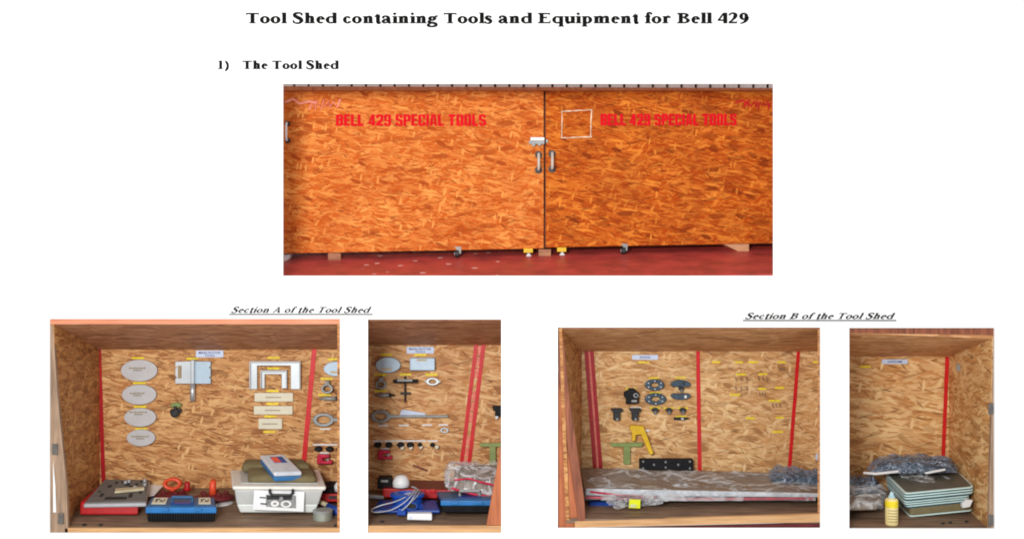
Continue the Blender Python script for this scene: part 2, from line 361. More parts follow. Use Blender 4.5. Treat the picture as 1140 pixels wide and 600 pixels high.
        if bevel:
            bm = o.modifiers.new('soft_edges', 'BEVEL'); bm.width = bevel; bm.segments = 2; bm.limit_method = 'ANGLE'
        if subsurf:
            sm = o.modifiers.new('smooth_surface', 'SUBSURF'); sm.levels = sm.render_levels = subsurf
        return o
def tag(o, label=None, cat=None, group=None, kind=None):
    if label: o['label'] = label
    if cat: o['category'] = cat
    if group: o['group'] = group
    if kind: o['kind'] = kind
    return o
def thing(name, label, cat, loc, group=None):
    o = bpy.data.objects.new(name, None); C.objects.link(o); o.location = loc; o['_o'] = tuple(loc); o.empty_display_size = .1
    return tag(o, label, cat, group)

# ------------------------------------------------------------------ lettering
def sans(name, body, x0, y0, x1, y1, y, mat, parent, bold=.0, t=.004, curve=0):
    """sans lettering from Blender's own font, fitted into the pixel box"""
    cu = bpy.data.curves.new('lettering', 'FONT'); cu.body = body; cu.offset = bold; cu.resolution_u = 3
    to = bpy.data.objects.new('lettering_source', cu); C.objects.link(to)
    bpy.context.view_layer.update()
    me = bpy.data.meshes.new_from_object(to); bpy.data.objects.remove(to)
    xs = [v.co.x for v in me.vertices]; ys = [v.co.y for v in me.vertices]
    a0, a1, b0, b1 = min(xs), max(xs), min(ys), max(ys)
    m = M()
    m.add([P(x0+(v.co.x-a0)/(a1-a0)*(x1-x0), y1-(v.co.y-b0)/(b1-b0)*(y1-y0), y) for v in me.vertices], [tuple(p.vertices) for p in me.polygons])
    return m.build(name, mat, parent)

def block(name, text, x0, y0, x1, y1, y, mat, parent, s=.26):
    """heavy condensed capitals"""
    W = .66; polys = []; ox = 0
    def r(a, b, c, d): polys.append([(ox+a, b), (ox+c, b), (ox+c, d), (ox+a, d)])
    def p(pts): polys.append([(ox+a, b) for a, b in pts])
    h = s*.72; c = .1
    for ch in text:
        w = W
        if ch == ' ': ox += .34; continue
        if ch in 'BELP': r(0, 0, s, 1)
        if ch == 'E': r(s, 0, W-.08, h); r(s, 1-h, W-.08, 1); r(s, .41, W-.12, .41+h); w = W-.08
        if ch == 'L': r(s, 0, W-.1, h); w = W-.1
        if ch == 'I': r(0, 0, s, 1); w = s
        if ch == 'T': r(0, 1-h, W, 1); r(W/2-s/2, 0, W/2+s/2, 1-h)
        if ch == 'B': r(s, 0, W-c, h); r(s, 1-h, W-c, 1); r(s, .42, W-.06, .42+h*.9); p([(W-s, h), (W-s, 0), (W-c, 0), (W, c), (W, .42)]+[(W-.05, .5), (W, .6), (W, 1-c), (W-c, 1), (W-s, 1)])
        if ch == 'P': r(s, 1-h, W-c, 1); r(s, .38, W-c, .38+h*.9); p([(W-s, .38), (W-c, .38), (W, .38+c), (W, 1-c), (W-c, 1), (W-s, 1)])
        if ch == 'A': p([(0, 0), (s*.9, 0), (W*.5+.02, 1), (W*.22, 1)]); p([(W+.02-s*.9, 0), (W+.02, 0), (W*.78+.02, 1), (W*.5, 1)]); r(.18, .17, W-.16, .17+h*.8); w = W+.02
        if ch in 'OC9S24':
            if ch in 'OC': p([(0, c), (c, 0), (s, 0), (s, 1), (c, 1), (0, 1-c)])
            if ch == 'O': p([(W-s, 0), (W-c, 0), (W, c), (W, 1-c), (W-c, 1), (W-s, 1)]); r(s, 0, W-s, h*.8); r(s, 1-h*.8, W-s, 1)
            if ch == 'C': p([(W-s, 0), (W-c, 0), (W, c), (W, .36), (W-s, .36)]); p([(W-s, .64), (W, .64), (W, 1-c), (W-c, 1), (W-s, 1)]); r(s, 0, W-s, h*.8); r(s, 1-h*.8, W-s, 1)
            if ch == '9': p([(0, .5), (c, .4), (s, .4), (s, 1), (c, 1), (0, 1-c)]); p([(W-s, 0), (W-c, 0), (W, c), (W, 1-c), (W-c, 1), (W-s, 1)]); r(s, 1-h*.8, W-s, 1); r(s, .38, W-s, .38+h*.7); r(c, 0, W-s, h*.8); r(0, .05, s, .28)
            if ch == 'S': p([(0, .5), (s, .44), (s, 1), (c, 1), (0, 1-c)]); p([(W-s, 0), (W-c, 0), (W, c), (W, .5), (W-s, .56)]); r(s, 1-h*.8, W-s, 1); r(s, 0, W-s, h*.8); p([(s*.2, .46), (W-s*.6, .36), (W-s*.2, .54), (s*.6, .64)]); r(W-s, .7, W, 1-c); r(W-s, .7, W-c, 1); r(0, c, s, .3); r(c, 0, s, .3)
            if ch == '2': p([(0, .66), (s, .66), (s, 1), (c, 1), (0, 1-c)]); p([(W-s, .56), (W, .5), (W, 1-c), (W-c, 1), (W-s, 1)]); r(s, 1-h*.8, W-s, 1); p([(0, 0), (s, 0), (W, .5), (W-s, .6), (0, .22)]); r(s*.5, 0, W, h)
            if ch == '4': r(W-s-.06, 0, W-.06, 1); r(0, .17, W, .17+h*.9); p([(0, .2), (s*.8, .2), (W-s, .95), (W-s-.1, 1)])
        ox += w+.075
    X = [q[0] for po in polys for q in po]; a1 = max(X); m = M()
    for i, po in enumerate(polys): m.add([P(x0+a/a1*(x1-x0), y1-b*(y1-y0), y-.0004*(i % 6)) for a, b in po], [tuple(range(len(po)))])
    return m.build(name, mat, parent)

class Serif:
    """a bold roman face drawn from strokes; cap height .66, x height .46"""
    def __init__(s, w=.145, t=.05, sf=.062): s.w, s.t, s.sf = w, t, sf; s.polys = []; s.ox = 0
    def poly(s, pts): s.polys.append([(x+s.ox, y) for x, y in pts])
    def r(s, x0, y0, x1, y1): s.poly([(x0, y0), (x1, y0), (x1, y1), (x0, y1)])
    def ell(s, cx, cy, r): s.poly([(cx+r*math.cos(i*PI/8), cy+r*math.sin(i*PI/8)) for i in range(16)])
    def stroke(s, pts):
        """pts: (x, y, width); Catmull-Rom smoothed"""
        q = [pts[0]]+list(pts)+[pts[-1]]; out = []
        for i in range(1, len(q)-2):
            for k in range(6):
                u = k/6
                out.append(tuple(.5*((2*q[i][c])+(-q[i-1][c]+q[i+1][c])*u+(2*q[i-1][c]-5*q[i][c]+4*q[i+1][c]-q[i+2][c])*u*u+(-q[i-1][c]+3*q[i][c]-3*q[i+1][c]+q[i+2][c])*u**3) for c in range(3)))
        out.append(pts[-1])
        L = []; R = []
        for i, (x, y, w) in enumerate(out):
            a = out[max(i-1, 0)]; b = out[min(i+1, len(out)-1)]
            dx, dy = b[0]-a[0], b[1]-a[1]; n = math.hypot(dx, dy) or 1
            L.append((x-dy/n*w/2, y+dx/n*w/2)); R.append((x+dy/n*w/2, y-dx/n*w/2))
        for i in range(len(out)-1): s.poly([R[i], R[i+1], L[i+1], L[i]])
    def arc(s, cx, cy, rx, ry, a0=0, a1=360, n=28):
        """part of an oval with thick sides and thin top and bottom; rx, ry are outer radii"""
        ix, iy = rx-s.w*.93, ry-s.t
        for i in range(n):
            a, b = [math.radians(a0+(a1-a0)*k/n) for k in (i, i+1)]
            s.poly([(cx+ix*math.cos(a), cy+iy*math.sin(a)), (cx+rx*math.cos(a), cy+ry*math.sin(a)), (cx+rx*math.cos(b), cy+ry*math.sin(b)), (cx+ix*math.cos(b), cy+iy*math.sin(b))])
    def stem(s, x, y0, y1): s.r(x, y0, x+s.w, y1)
    def foot(s, x, y=0, e=.05): s.r(x-e, y, x+s.w+e, y+s.sf)
    def head(s, x, y): s.poly([(x-.055, y-s.sf), (x+.02, y-s.sf), (x+.05, y), (x-.055, y-.01)])
    def arch(s, x0, x1, top=.46):
        w = s.w
        s.stroke([(x0, top-.12, s.t), (x0+(x1-x0)*.3, top-.045, s.t*1.3), (x0+(x1-x0)*.68, top-.055, w*.72), (x1-w/2, top-.17, w), (x1-w/2, top-.24, w)])
    def g(s, c):
        w, t = s.w, s.t
        if c == ' ': return .25
        if c == 'T':
            s.r(.03, .66-t, .637, .66); s.poly([(.03, .5), (.055, .5), (.09, .61), (.03, .62)]); s.poly([(.637, .5), (.612, .5), (.577, .61), (.637, .62)])
            s.stem(.333-w/2, 0, .66); s.foot(.333-w/2, 0, .07); return .667
        if c == 'E':
            s.stem(.1, 0, .66); s.r(.03, 0, .6, t); s.r(.03, .66-t, .59, .66); s.r(.2, .32, .42, .32+t)
            s.r(.41, .24, .44, .46); s.poly([(.6, 0), (.635, .2), (.6, .2), (.52, .04)]); s.poly([(.59, .66), (.6, .5), (.57, .5), (.5, .62)]); return .667
        if c == 'A':
            s.stroke([(.12, .02, t), (.36, .67, t)]); s.poly([(.3, .68), (.39, .68), (.67, 0), (.49, 0)]); s.r(.2, .2, .5, .2+t*.8)
            s.r(.01, 0, .25, s.sf); s.r(.42, 0, .71, s.sf); return .722
        if c == 'B':
            s.stem(.1, 0, .66); s.r(.03, 0, .36, t); s.r(.03, .66-t, .34, .66); s.r(.2, .33, .38, .33+t)
            s.arc(.34, .505, .24, .155, -90, 90); s.arc(.36, .185, .27, .185, -90, 90); return .667
        if c == 'S':
            s.stroke([(.46, .5, t), (.43, .61, t*1.1), (.29, .655, t*1.3), (.14, .6, w*.8), (.13, .48, w), (.27, .37, w*1.15), (.41, .27, w*1.1), (.44, .15, w), (.36, .04, w*.7), (.24, .015, t*1.2), (.1, .07, t), (.055, .19, t)])
            s.r(.465, .47, .495, .67); s.r(.04, -.01, .07, .22); return .556
        if c == 's':
            s.stroke([(.31, .35, t*.9), (.28, .425, t), (.19, .45, t*1.2), (.1, .4, w*.75), (.11, .32, w*.9), (.2, .25, w), (.29, .18, w*.9), (.3, .1, w*.8), (.23, .02, t*1.3), (.14, .01, t), (.06, .06, t*.9), (.04, .14, t*.8)])
            s.r(.315, .33, .34, .465); s.r(.03, -.01, .052, .15); return .389
        if c == 'o': s.arc(.25, .225, .24, .24); return .5
        if c == 'c': s.arc(.25, .225, .22, .24, 62, 335); s.ell(.33, .36, .062); return .444
        if c == 'e':
            s.arc(.235, .225, .21, .24, 0, 318); s.r(.1, .235, .43, .235+t*.8)
            return .444
        if c == 'l': s.stem(.067, 0, .68); s.foot(.067); s.head(.067, .68); return .278
        if c == 'i': s.stem(.067, 0, .46); s.foot(.067); s.head(.067, .46); s.ell(.14, .6, .082); return .278
        if c == 'h': s.stem(.07, 0, .68); s.head(.07, .68); s.foot(.07, 0, .045); s.arch(.2, .49); s.stem(.49-w, 0, .26); s.foot(.49-w, 0, .045); return .556
        if c == 'n': s.stem(.07, 0, .46); s.head(.07, .46); s.foot(.07, 0, .045); s.arch(.2, .49); s.stem(.49-w, 0, .26); s.foot(.49-w, 0, .045); return .556
        if c == 'm':
            s.stem(.07, 0, .46); s.head(.07, .46); s.foot(.07, 0, .045)
            s.arch(.2, .49); s.stem(.49-w, 0, .26); s.foot(.49-w, 0, .045); s.arch(.47, .765); s.stem(.765-w, 0, .26); s.foot(.765-w, 0, .045); return .833
        if c == 'r': s.stem(.07, 0, .46); s.head(.07, .46); s.foot(.07, 0, .06); s.stroke([(.2, .32, t), (.27, .42, t*1.4), (.34, .43, t*1.6)]); s.ell(.36, .39, .068); return .444
        if c == 'u':
            s.stem(.07, .17, .46); s.head(.07, .46); s.stem(.35, 0, .46); s.head(.35, .46); s.r(.45, 0, .55, s.sf)
            s.stroke([(.07+w/2, .2, w), (.1+w/2, .07, w*.9), (.24, .03, t*1.4), (.37, .1, t)]); return .556
        if c == 'd': s.arc(.26, .225, .235, .24, 48, 312); s.stem(.355, 0, .68); s.head(.355, .68); s.r(.45, 0, .55, s.sf); return .556
        if c == 'p': s.arc(.295, .225, .235, .24, -132, 132); s.stem(.07, -.2, .46); s.head(.07, .46); s.foot(.07, -.205, .05); return .556
        if c == 'q': s.arc(.26, .225, .235, .24, 48, 312); s.stem(.355, -.2, .46); s.foot(.355, -.205, .05); return .556
        if c == 't': s.stem(.09, .1, .56); s.r(.02, .46-s.sf, .3, .46); s.poly([(.02, .45), (.1, .45), (.2, .63), (.17, .63)]); s.stroke([(.09+w/2, .14, w), (.19, .03, t*1.6), (.26, .02, t*1.3), (.31, .09, t*.7)]); return .333
        if c == 'f': s.stem(.08, 0, .52); s.foot(.08, 0, .06); s.r(.01, .46-s.sf, .3, .46); s.stroke([(.08+w/2, .5, w), (.17, .64, w*.6), (.27, .665, t*1.2), (.33, .64, t)]); s.ell(.33, .6, .06); return .333
        if c == 'a':
            s.stroke([(.08, .36, t*1.6), (.14, .44, t*1.1), (.24, .445, t*1.3), (.33, .39, w*.85), (.34, .28, w)]); s.ell(.1, .355, .06)
            s.stem(.345-w/2, .06, .32); s.stroke([(.3, .28, t), (.14, .2, w*.7), (.1, .11, w*.9), (.16, .03, w*.5), (.28, .07, t)]); s.stroke([(.35, .1, w*.9), (.4, .03, t*1.2), (.48, .06, t*.7)]); return .5
        if c == 'g':
            s.arc(.24, .31, .2, .155); s.stroke([(.36, .42, t), (.44, .45, t*1.2), (.5, .44, t*1.4)])
            s.stroke([(.16, .18, t), (.08, .11, t*1.6), (.14, .05, w*.7), (.3, .03, w*.8), (.42, -.03, w*.8), (.4, -.14, t*1.6), (.25, -.19, t*1.2), (.1, -.17, t*1.4), (.05, -.09, t*1.6), (.14, .0, t)]); return .5
        if c == '1': s.stem(.2, 0, .67); s.r(.09, 0, .43, s.sf); s.poly([(.08, .56), (.2, .6), (.25, .67), (.08, .59)]); return .5
        if c == '2': s.stroke([(.06, .49, t), (.12, .6, w*.5), (.24, .64, w*.6), (.35, .56, w*.95), (.34, .42, w), (.24, .25, w*.6), (.07, .07, t)]); s.r(.03, 0, .43, .11); s.poly([(.4, .1), (.43, .1), (.475, .2), (.45, .2)]); return .5
        if c == '4': s.stem(.28, 0, .67); s.stroke([(.04, .17, t), (.31, .65, t)]); s.r(.02, .15, .475, .15+.1); return .5
        if c == '9': s.arc(.245, .44, .215, .235); s.stroke([(.41, .42, w), (.37, .22, w*.9), (.25, .07, w*.6), (.08, -.0, t*.8)]); return .5
        if c == ')': s.stroke([(.04, .68, .03), (.17, .52, t*1.6), (.24, .25, w*.8), (.17, -.02, t*1.6), (.04, -.18, .03)]); return .333
        return .3
def serif_line(name, label, text, x0, x1, base, cap, w=.145, t=.05, shear=0, mat='ink', underline=None, cat='heading'):
    S = Serif(w, t)
    for ch in text: S.ox += S.g(ch)
    X = [p[0]+shear*p[1] for q in S.polys for p in q]; a0, a1 = min(X), max(X)
    kx = (x1-x0)/(a1-a0); ky = cap/.66
    m = M()
    for i, q in enumerate(S.polys):
        y = -.004-.0004*(i % 5)
        m.add([P(x0+(p[0]+shear*p[1]-a0)*kx, base-p[1]*ky, 0)+Vector((0, y, 0)) for p in q], [tuple(range(len(q)))])
    if underline is None:
        return tag(m.build(name, mat), label, cat)
    t_ = thing(name, label, cat, P((x0+x1)/2, base, 0))
    m.build('lettering', mat, t_)
    M().prism([(x0-2, underline+1.3), (x1+1, underline+1.3), (x1+1, underline), (x0-2, underline)], -.004, .003).build('underline', mat, t_)
    return t_

# ------------------------------------------------------------------ the page with its five openings
OPEN = [(315, 93.5, 861, 307), (55, 355, 378.5, 593), (409.5, 355.5, 558, 593), (621, 364.5, 913.5, 587.5), (945.5, 365, 1107.5, 588)]
xs = sorted({-120, 1260}|{v for o in OPEN for v in (o[0], o[2])}); ys = sorted({-90, 690}|{v for o in OPEN for v in (o[1], o[3])})
pg = M(); nx = len(xs); ny = len(ys)
solid = lambda i, j: 0 <= i < nx-1 and 0 <= j < ny-1 and not any(o[0] <= (xs[i]+xs[i+1])/2 <= o[2] and o[1] <= (ys[j]+ys[j+1])/2 <= o[3] for o in OPEN)
TH = .03
for j in range(ny):
    for i in range(nx): pg.v.append(P(xs[i], ys[j], 0))
for j in range(ny):
    for i in range(nx): pg.v.append(P(xs[i], ys[j], 0)+Vector((0, TH, 0)))
K = nx*ny
for j in range(ny-1):
    for i in range(nx-1):
        if not solid(i, j): continue
        a, b, c, d = j*nx+i, j*nx+i+1, (j+1)*nx+i+1, (j+1)*nx+i
        pg.f.append((d, c, b, a)); pg.f.append((K+a, K+b, K+c, K+d))
        for (di, dj, p, q) in ((-1, 0, a, d), (1, 0, c, b), (0, -1, b, a), (0, 1, d, c)):
            if not solid(i+di, j+dj): pg.f.append((p, q, K+q, K+p))
tag(pg.build('page', 'paper'), kind='structure')

serif_line('title_line', 'large bold black title line at the top of the white page', 'Tool Shed containing Tools and Equipment for Bell 429', 274, 834, 26.6, 11.8, w=.19, t=.095, cat='heading')
nb = thing('subheading_line', 'smaller bold black numbered heading above the photograph of the shed doors', 'heading', P(310, 77.4, 0))
def text_part(o, text, x0, x1, base, cap, w, name='lettering'):
    S = Serif(w, .1)
    for ch in text: S.ox += S.g(ch)
    X = [p[0] for q in S.polys for p in q]; kx = (x1-x0)/(max(X)-min(X)); ky = cap/.66
    m = M()
    for i, q in enumerate(S.polys): m.add([P(x0+(p[0]-min(X))*kx, base-p[1]*ky, 0)+Vector((0, -.004-.0004*(i % 5), 0)) for p in q], [tuple(range(len(q)))])
    return m.build(name, 'ink', o)
text_part(nb, '1)', 242, 255, 77.4, 9.4, .18, 'numeral')
text_part(nb, 'The Tool Shed', 270, 377, 77.4, 9.4, .2)
serif_line('section_caption', 'italic underlined caption reading Section A, above the left pair of shelf views', 'Section A of the Tool Shed', 257, 414, 348.2, 6.6, w=.165, t=.095, shear=.42, mat='ink_grey', underline=349.3, cat='caption')
serif_line('section_caption', 'italic underlined caption reading Section B, above the right pair of shelf views', 'Section B of the Tool Shed', 829, 997, 355.0, 6.6, w=.165, t=.095, shear=.42, mat='ink_grey', underline=356.1, cat='caption')

# ------------------------------------------------------------------ 1. the closed shed
YD = .9                                    # door plane
fl = M(); zs = lambda y: -.12+.272*(y/.9)
fl.add([(x, y, zs(y)+.021*x-d) for d in (0, .1) for x, y in ((-3.4, .03), (3.6, .03), (3.6, 1.3), (-3.4, 1.3))],
       [(0, 1, 2, 3), (7, 6, 5, 4), (4, 5, 1, 0), (5, 6, 2, 1), (6, 7, 3, 2), (7, 4, 0, 3)])
tag(fl.build('red_floor', 'redfloor', loc=(0, 0, 0)), kind='structure')
cw = thing('corrugated_wall', 'grey corrugated metal wall seen as a thin strip above the shed doors', 'wall', (0, 1.4, .3))
mm = M(); x = -3.4
while x < 3.7:
    mm.prism3([Vector((x, 1.36, .3)), Vector((x+.15, 1.36, .3)), Vector((x+.15, 1.36, 3.2)), Vector((x, 1.36, 3.2))], .06); x += .178
mm.build('metal_sheet', 'corr', cw, bevel=.015)
M().box((-3.4, 1.42, .3), (3.7, 1.46, 3.2)).build('backing', 'corrdark', cw)
shed = thing('tool_shed', 'long varnished strand board tool shed with two closed orange doors', 'shed', (P(600, 285, YD)))
DT = .07
LD = [(300, 282.6), (605.3, 276.6), (605.3, 101.5), (300, 101.5)]
RD = [(607.6, 275.6), (880, 270.2), (880, 101.5), (607.6, 101.5)]
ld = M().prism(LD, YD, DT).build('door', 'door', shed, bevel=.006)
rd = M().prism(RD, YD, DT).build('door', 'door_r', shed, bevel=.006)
tag(ld, 'orange left door paled by painted-in glare'); tag(rd, 'darker orange right door')
b0 = P(290, 280, YD); b1 = P(890, 101.5, YD)
M().hexa([Vector((b0.x, YD+.08, b1.z)), Vector((b1.x, YD+.08, b1.z)), Vector((b1.x, 1.3, b1.z)), Vector((b0.x, 1.3, b1.z))],
         [Vector((b0.x, YD+.08, P(0, 281, YD).z)), Vector((b1.x, YD+.08, P(0, 271, YD).z)), Vector((b1.x, 1.3, .32)), Vector((b0.x, 1.3, .32))]).build('body', 'post', shed)
M().prism([(300, 101), (880, 101), (880, 98.2), (300, 96.2)], YD-.03, .2).build('top_rail', 'beam', shed, bevel=.004).data.materials[0] = MT['post_or']
block('lettering', 'BELL 429 SPECIAL TOOLS', 374, 127.6, 541, 140.3, YD-.006, 'redletter', ld)
block('lettering', 'BELL 429 SPECIAL TOOLS', 668.5, 127, 820, 139.8, YD-.006, 'redletter', rd, s=.28)
# handwriting
def scrib(o, x0, y0, x1, y1, mat, n, seed, r=.013):
    rnd = random.Random(seed); m = M(); pts = []
    for i in range(n):
        u = i/(n-1); pts.append(P(x0+(x1-x0)*u+rnd.uniform(-1.5, 1.5), (y0 if i % 2 else y1)+rnd.uniform(-2, 2), YD-.006))
    m.tube(pts, r, 5); return m.build('handwriting', mat, o)
scrib(rd, 818, 116, 834, 111, 'scribble', 5, 2); scrib(rd, 829, 113, 857, 120, 'scribble', 16, 3)
scrib(ld, 318, 112, 352, 116, 'scribble_glare', 5, 4, .016); scrib(ld, 344, 112, 378, 121, 'scribble_glare', 12, 5, .015)
mk = M()
for q in ([(625, 124.5), (659, 122.5)], [(658.6, 122), (657.5, 153)], [(659, 152.6), (624.5, 153.6)], [(625.4, 154), (625.6, 124)]):
    (xa, ya), (xb, yb) = q; pts = [P(xa+(xb-xa)*u/8+random.uniform(-.3, .3), ya+(yb-ya)*u/8+random.uniform(-.3, .3), YD-.008) for u in range(9)]
    mk.tube(pts, [.008*random.uniform(.6, 1.5) for _ in pts], 5)
mk.build('tape_outline', 'tapewhite', rd)
def handle(o, x, y0, y1, mat='handlealu', s=1):
    h = M()
    a, b = P(x, y0, YD), P(x, y1, YD); d = Vector((0, -.13*s, 0))
    h.tube([a, a+d*.8, a+d+Vector((0, 0, -.03)), b+d+Vector((0, 0, .03)), b+d*.8, b], 0.017*s, 8)
    r = h.build('handle', mat, o, smooth=True)
    for e_ in (a, b): M().lathe(e_+Vector((0, -.012, 0)), [(.042*s, -.006), (.042*s, .012)], 'y').build('handle_plate', 'dark', r)
handle(ld, 599.5, 172.5, 189.5); handle(rd, 614.5, 171.5, 188.5); handle(ld, 320.5, 138, 157, 'white', .7)
lt = M().rect(590.5, 153, 606.2, 156.5, YD-.05, .05).build('latch', 'white', shed, bevel=.006)
lq = M().rect(589, 156.6, 606, 160.5, YD-.04, .04)
lq.lathe(P(594, 161.5, YD-.03), [(.02, -.02), (.02, .02)], 'y'); lq.lathe(P(600.5, 161, YD-.03), [(.018, -.02), (.018, .02)], 'y'); lq.rect(607.8, 155.5, 610, 159, YD-.03, .03)
lq.build('bolt', 'grey', lt)
def caster(px, py):
    c = P(px, py, YD+.02)
    w = M(); w.lathe(c, [(.03, -.026), (.05, -.02), (.05, .02), (.03, .026)], 'x', n=20); wo = w.build('caster', 'dark', shed, smooth=False)
    b = M(); b.lathe(c+Vector((.0, 0, 0)), [(.022, -.034), (.022, -.027)], 'x'); b.hexa([c+Vector(v) for v in ((-.03, -.03, .085), (.05, -.03, .085), (.05, .04, .085), (-.03, .04, .085))], [c+Vector(v) for v in ((.03, -.02, 0), (.045, -.02, 0), (.045, .02, 0), (.03, .02, 0))]); b.build('bracket', 'grey', wo)
caster(509, 282.6); caster(694, 279.3)
for (a, b, c) in ((583, 593.3, 276.5), (620.3, 630.5, 275.4)):
    yb = M().rect(a, c, b, c+5, YD-.04, .12).build('jack_block', 'gold', shed, bevel=.006)
    q = P((a+b)/2+.5, c+5, YD+.02)
    M().lathe(q, [(.034, -.042), (.03, -.025), (.018, -.015), (.018, 0)], 'z', n=18).build('foot', 'white', yb)
M().rect(599.5, 277.5, 613.5, 285.3, YD, .2).build('support_block', 'woodblock', shed, bevel=.006)
M().rect(365, 281.3, 379.3, 291, YD+.02, .2).build('support_block', 'woodblock', shed, bevel=.006)
M().prism([(825, 281.5), (834, 281.5), (834, 270.7), (804, 271.2)], YD+.03, .2).build('support_block', 'pale_block', shed, bevel=.006)
tag(M().prism([(300, 293), (318, 292), (322, 288), (324, 283), (300, 283.5)], YD+.03, .1).build('floor_bag', 'white', bevel=.02), 'white scrap of sheet on the red floor under the left end of the shed', 'scrap')

# ------------------------------------------------------------------ shelf compartments
YB = 1.5
YW = YB-.001
def strip(parent, x, y, w=14, h=2.3, mat='yellow', name='label_strip', rot=0, yb=YW, t=.006):
    c, s = math.cos(rot), math.sin(rot); pts = [(-w/2, h/2), (w/2, h/2), (w/2, -h/2), (-w/2, -h/2)]
    return M().prism([(x+a*c-b*s, y+a*s+b*c) for a, b in pts], yb-t, t-.001).build(name, mat, parent)
def tape(parent, xt, yt, xb, yb_, w, mat='tape', n=14, y=YW):
    """tape stuck on the board, with slightly uneven edges"""
    L, R = [], []
    for i in range(n+1):
        u = i/n; x = xt+(xb-xt)*u; yy = yt+(yb_-yt)*u
        L.append((x-w/2+random.uniform(-.15, .15), yy)); R.append((x+w/2+random.uniform(-.15, .15), yy))
    m = M()
    for i in range(n): m.add([P(*L[i], y-.006), P(*R[i], y-.006), P(*R[i+1], y-.006), P(*L[i+1], y-.006)], [(3, 2, 1, 0)])
    return m.build('red_tape', mat, parent)
def panel4(a, b, c, d, t, name, mat, parent):
    """board through four 3D points, thickness t away from the room"""
    n = (b-a).cross(d-a).normalized()*t
    return M().add([a, b, c, d, a+n, b+n, c+n, d+n], [(3, 2, 1, 0), (4, 5, 6, 7), (0, 1, 5, 4), (1, 2, 6, 5), (2, 3, 7, 6), (3, 0, 4, 7)]).build(name, mat, parent)
def sign(parent, x0, y0, x1, y1, lines, mat='bluelab'):
    o = M().rect(x0, y0, x1, y1, YW-.012, .011).build('sign', mat, parent)
    k = len(lines); h = (y1-y0)
    for i, (tx, fr) in enumerate(lines):
        w = (x1-x0)*fr; cx = (x0+x1)/2; yy = y0+h*(.16+.84*i/k); hh = h*(.46 if k == 1 else .34)
        if k == 1: yy = y0+h*.27
        sans('lettering', tx, cx-w/2, yy, cx+w/2, yy+hh, YW-.014, 'navy', o, bold=.01)
    return o
def compartment(label, fx0, fx1, top, ceil_front, bot, back_top, back_bot, bx0, bx1, wall, ceil, side, cleft=None, cright=None):
    """fx: front edges of side walls, bx: back corners (pixels)"""
    cab = thing('shelf_compartment', label, 'shelf', P((fx0+fx1)/2, bot, .3))
    fy = .035
    # back wall, pushed past its neighbours
    A = P(bx0, back_bot+6, YB); B = P(bx1, back_bot+6, YB); Ct = P(bx1, back_top-6, YB); Dt = P(bx0, back_top-6, YB)
    M().prism3([A, B, Ct, Dt], .05).build('back_panel', wall, cab)
    cf0, cf1, cb0, cb1 = P(fx0, ceil_front, fy), P(fx1, ceil_front, fy), P(bx0, back_top, YB-.002), P(bx1, back_top, YB-.002)
    if cleft: cf0 = P(*cleft, fy)
    if cright: cf1 = P(*cright, fy)
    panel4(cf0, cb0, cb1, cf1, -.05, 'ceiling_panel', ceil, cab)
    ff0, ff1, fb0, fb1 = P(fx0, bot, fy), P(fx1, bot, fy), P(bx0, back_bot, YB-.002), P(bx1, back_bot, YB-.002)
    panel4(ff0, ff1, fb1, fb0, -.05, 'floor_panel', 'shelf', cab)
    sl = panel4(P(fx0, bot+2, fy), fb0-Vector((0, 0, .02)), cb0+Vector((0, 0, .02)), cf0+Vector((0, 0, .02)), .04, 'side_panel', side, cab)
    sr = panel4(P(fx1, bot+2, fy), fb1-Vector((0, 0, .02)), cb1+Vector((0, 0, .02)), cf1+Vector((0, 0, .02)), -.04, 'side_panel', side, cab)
    return cab
# floor depth under a pixel row
def fy_of(py, front, back):
    zf = (300-front)/100; zb = (300-back)/100*(1+YB/D); s = (zb-zf)/YB; zp = (300-py)/100
    return max(.05, (zp-zf)/(s-zp/D))

# ================= compartment 1 (section A, left)
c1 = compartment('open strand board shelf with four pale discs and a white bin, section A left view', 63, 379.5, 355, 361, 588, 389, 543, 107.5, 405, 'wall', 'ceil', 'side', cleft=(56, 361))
F1 = lambda py: fy_of(py, 588, 543)
M().rect(45, 350, 385, 361, .031, .06).build('top_beam', 'beam', c1, bevel=.004)
M().prism([(72, 600), (385, 600), (385, 587.5), (72, 587.5)], .031, .05).build('front_rail', 'rail', c1, bevel=.004)
M().prism([(50, 600), (76, 600), (74, 540), (64, 440), (59, 362), (50, 362)], .031, .05).build('front_post', 'post_grey', c1, bevel=.004)
M().prism([(59, 570), (62.5, 570), (61.5, 540), (59, 512)], .024, .006).build('door_edge', 'whitelab', c1)
for yy, xx in ((500, 61), (577, 67.5)):
    h = M().rect(xx-3.2, yy-6, xx+3.2, yy+6, .02, .01); h.tube([P(xx+2, yy-6, .02), P(xx+2, yy+6, .02)], .014, 8); h.build('hinge', 'hingegrey', c1)
tape(c1, 110.3, 388, 115.5, 543, 4.4, 'tape_dk'); tape(c1, 350, 388, 335.5, 543, 5.3)
sign(c1, 218.2, 390, 248.6, 397.6, [('MAIN ROTOR', .8), ('TOOLS', .36)])
for x, y in ((153.5, 398.5), (155, 426.2), (156, 452.6), (157, 477.2), (214, 399.2), (304.6, 398.2), (304.3, 410), (303.4, 435), (303.2, 449.3), (301, 463.3), (299.8, 480.5), (371.8, 399.8), (363.5, 421.4), (361.3, 439.4)):
    strip(c1, x, y, 13.4, 2.1)
for x, y, w in ((362, 477.3, 11), (362.5, 494.8, 28), (361, 503.8, 10)): strip(c1, x, y, w, 1.6, 'whitelab')
for x, y in ((94, 583.6), (112, 583.6), (374, 584.5)):
    q = P(x, y, F1(y)); M().lathe(q, [(.022, -.01), (.022, .008)], 'z', n=12).build('screw', 'darkhole', c1)
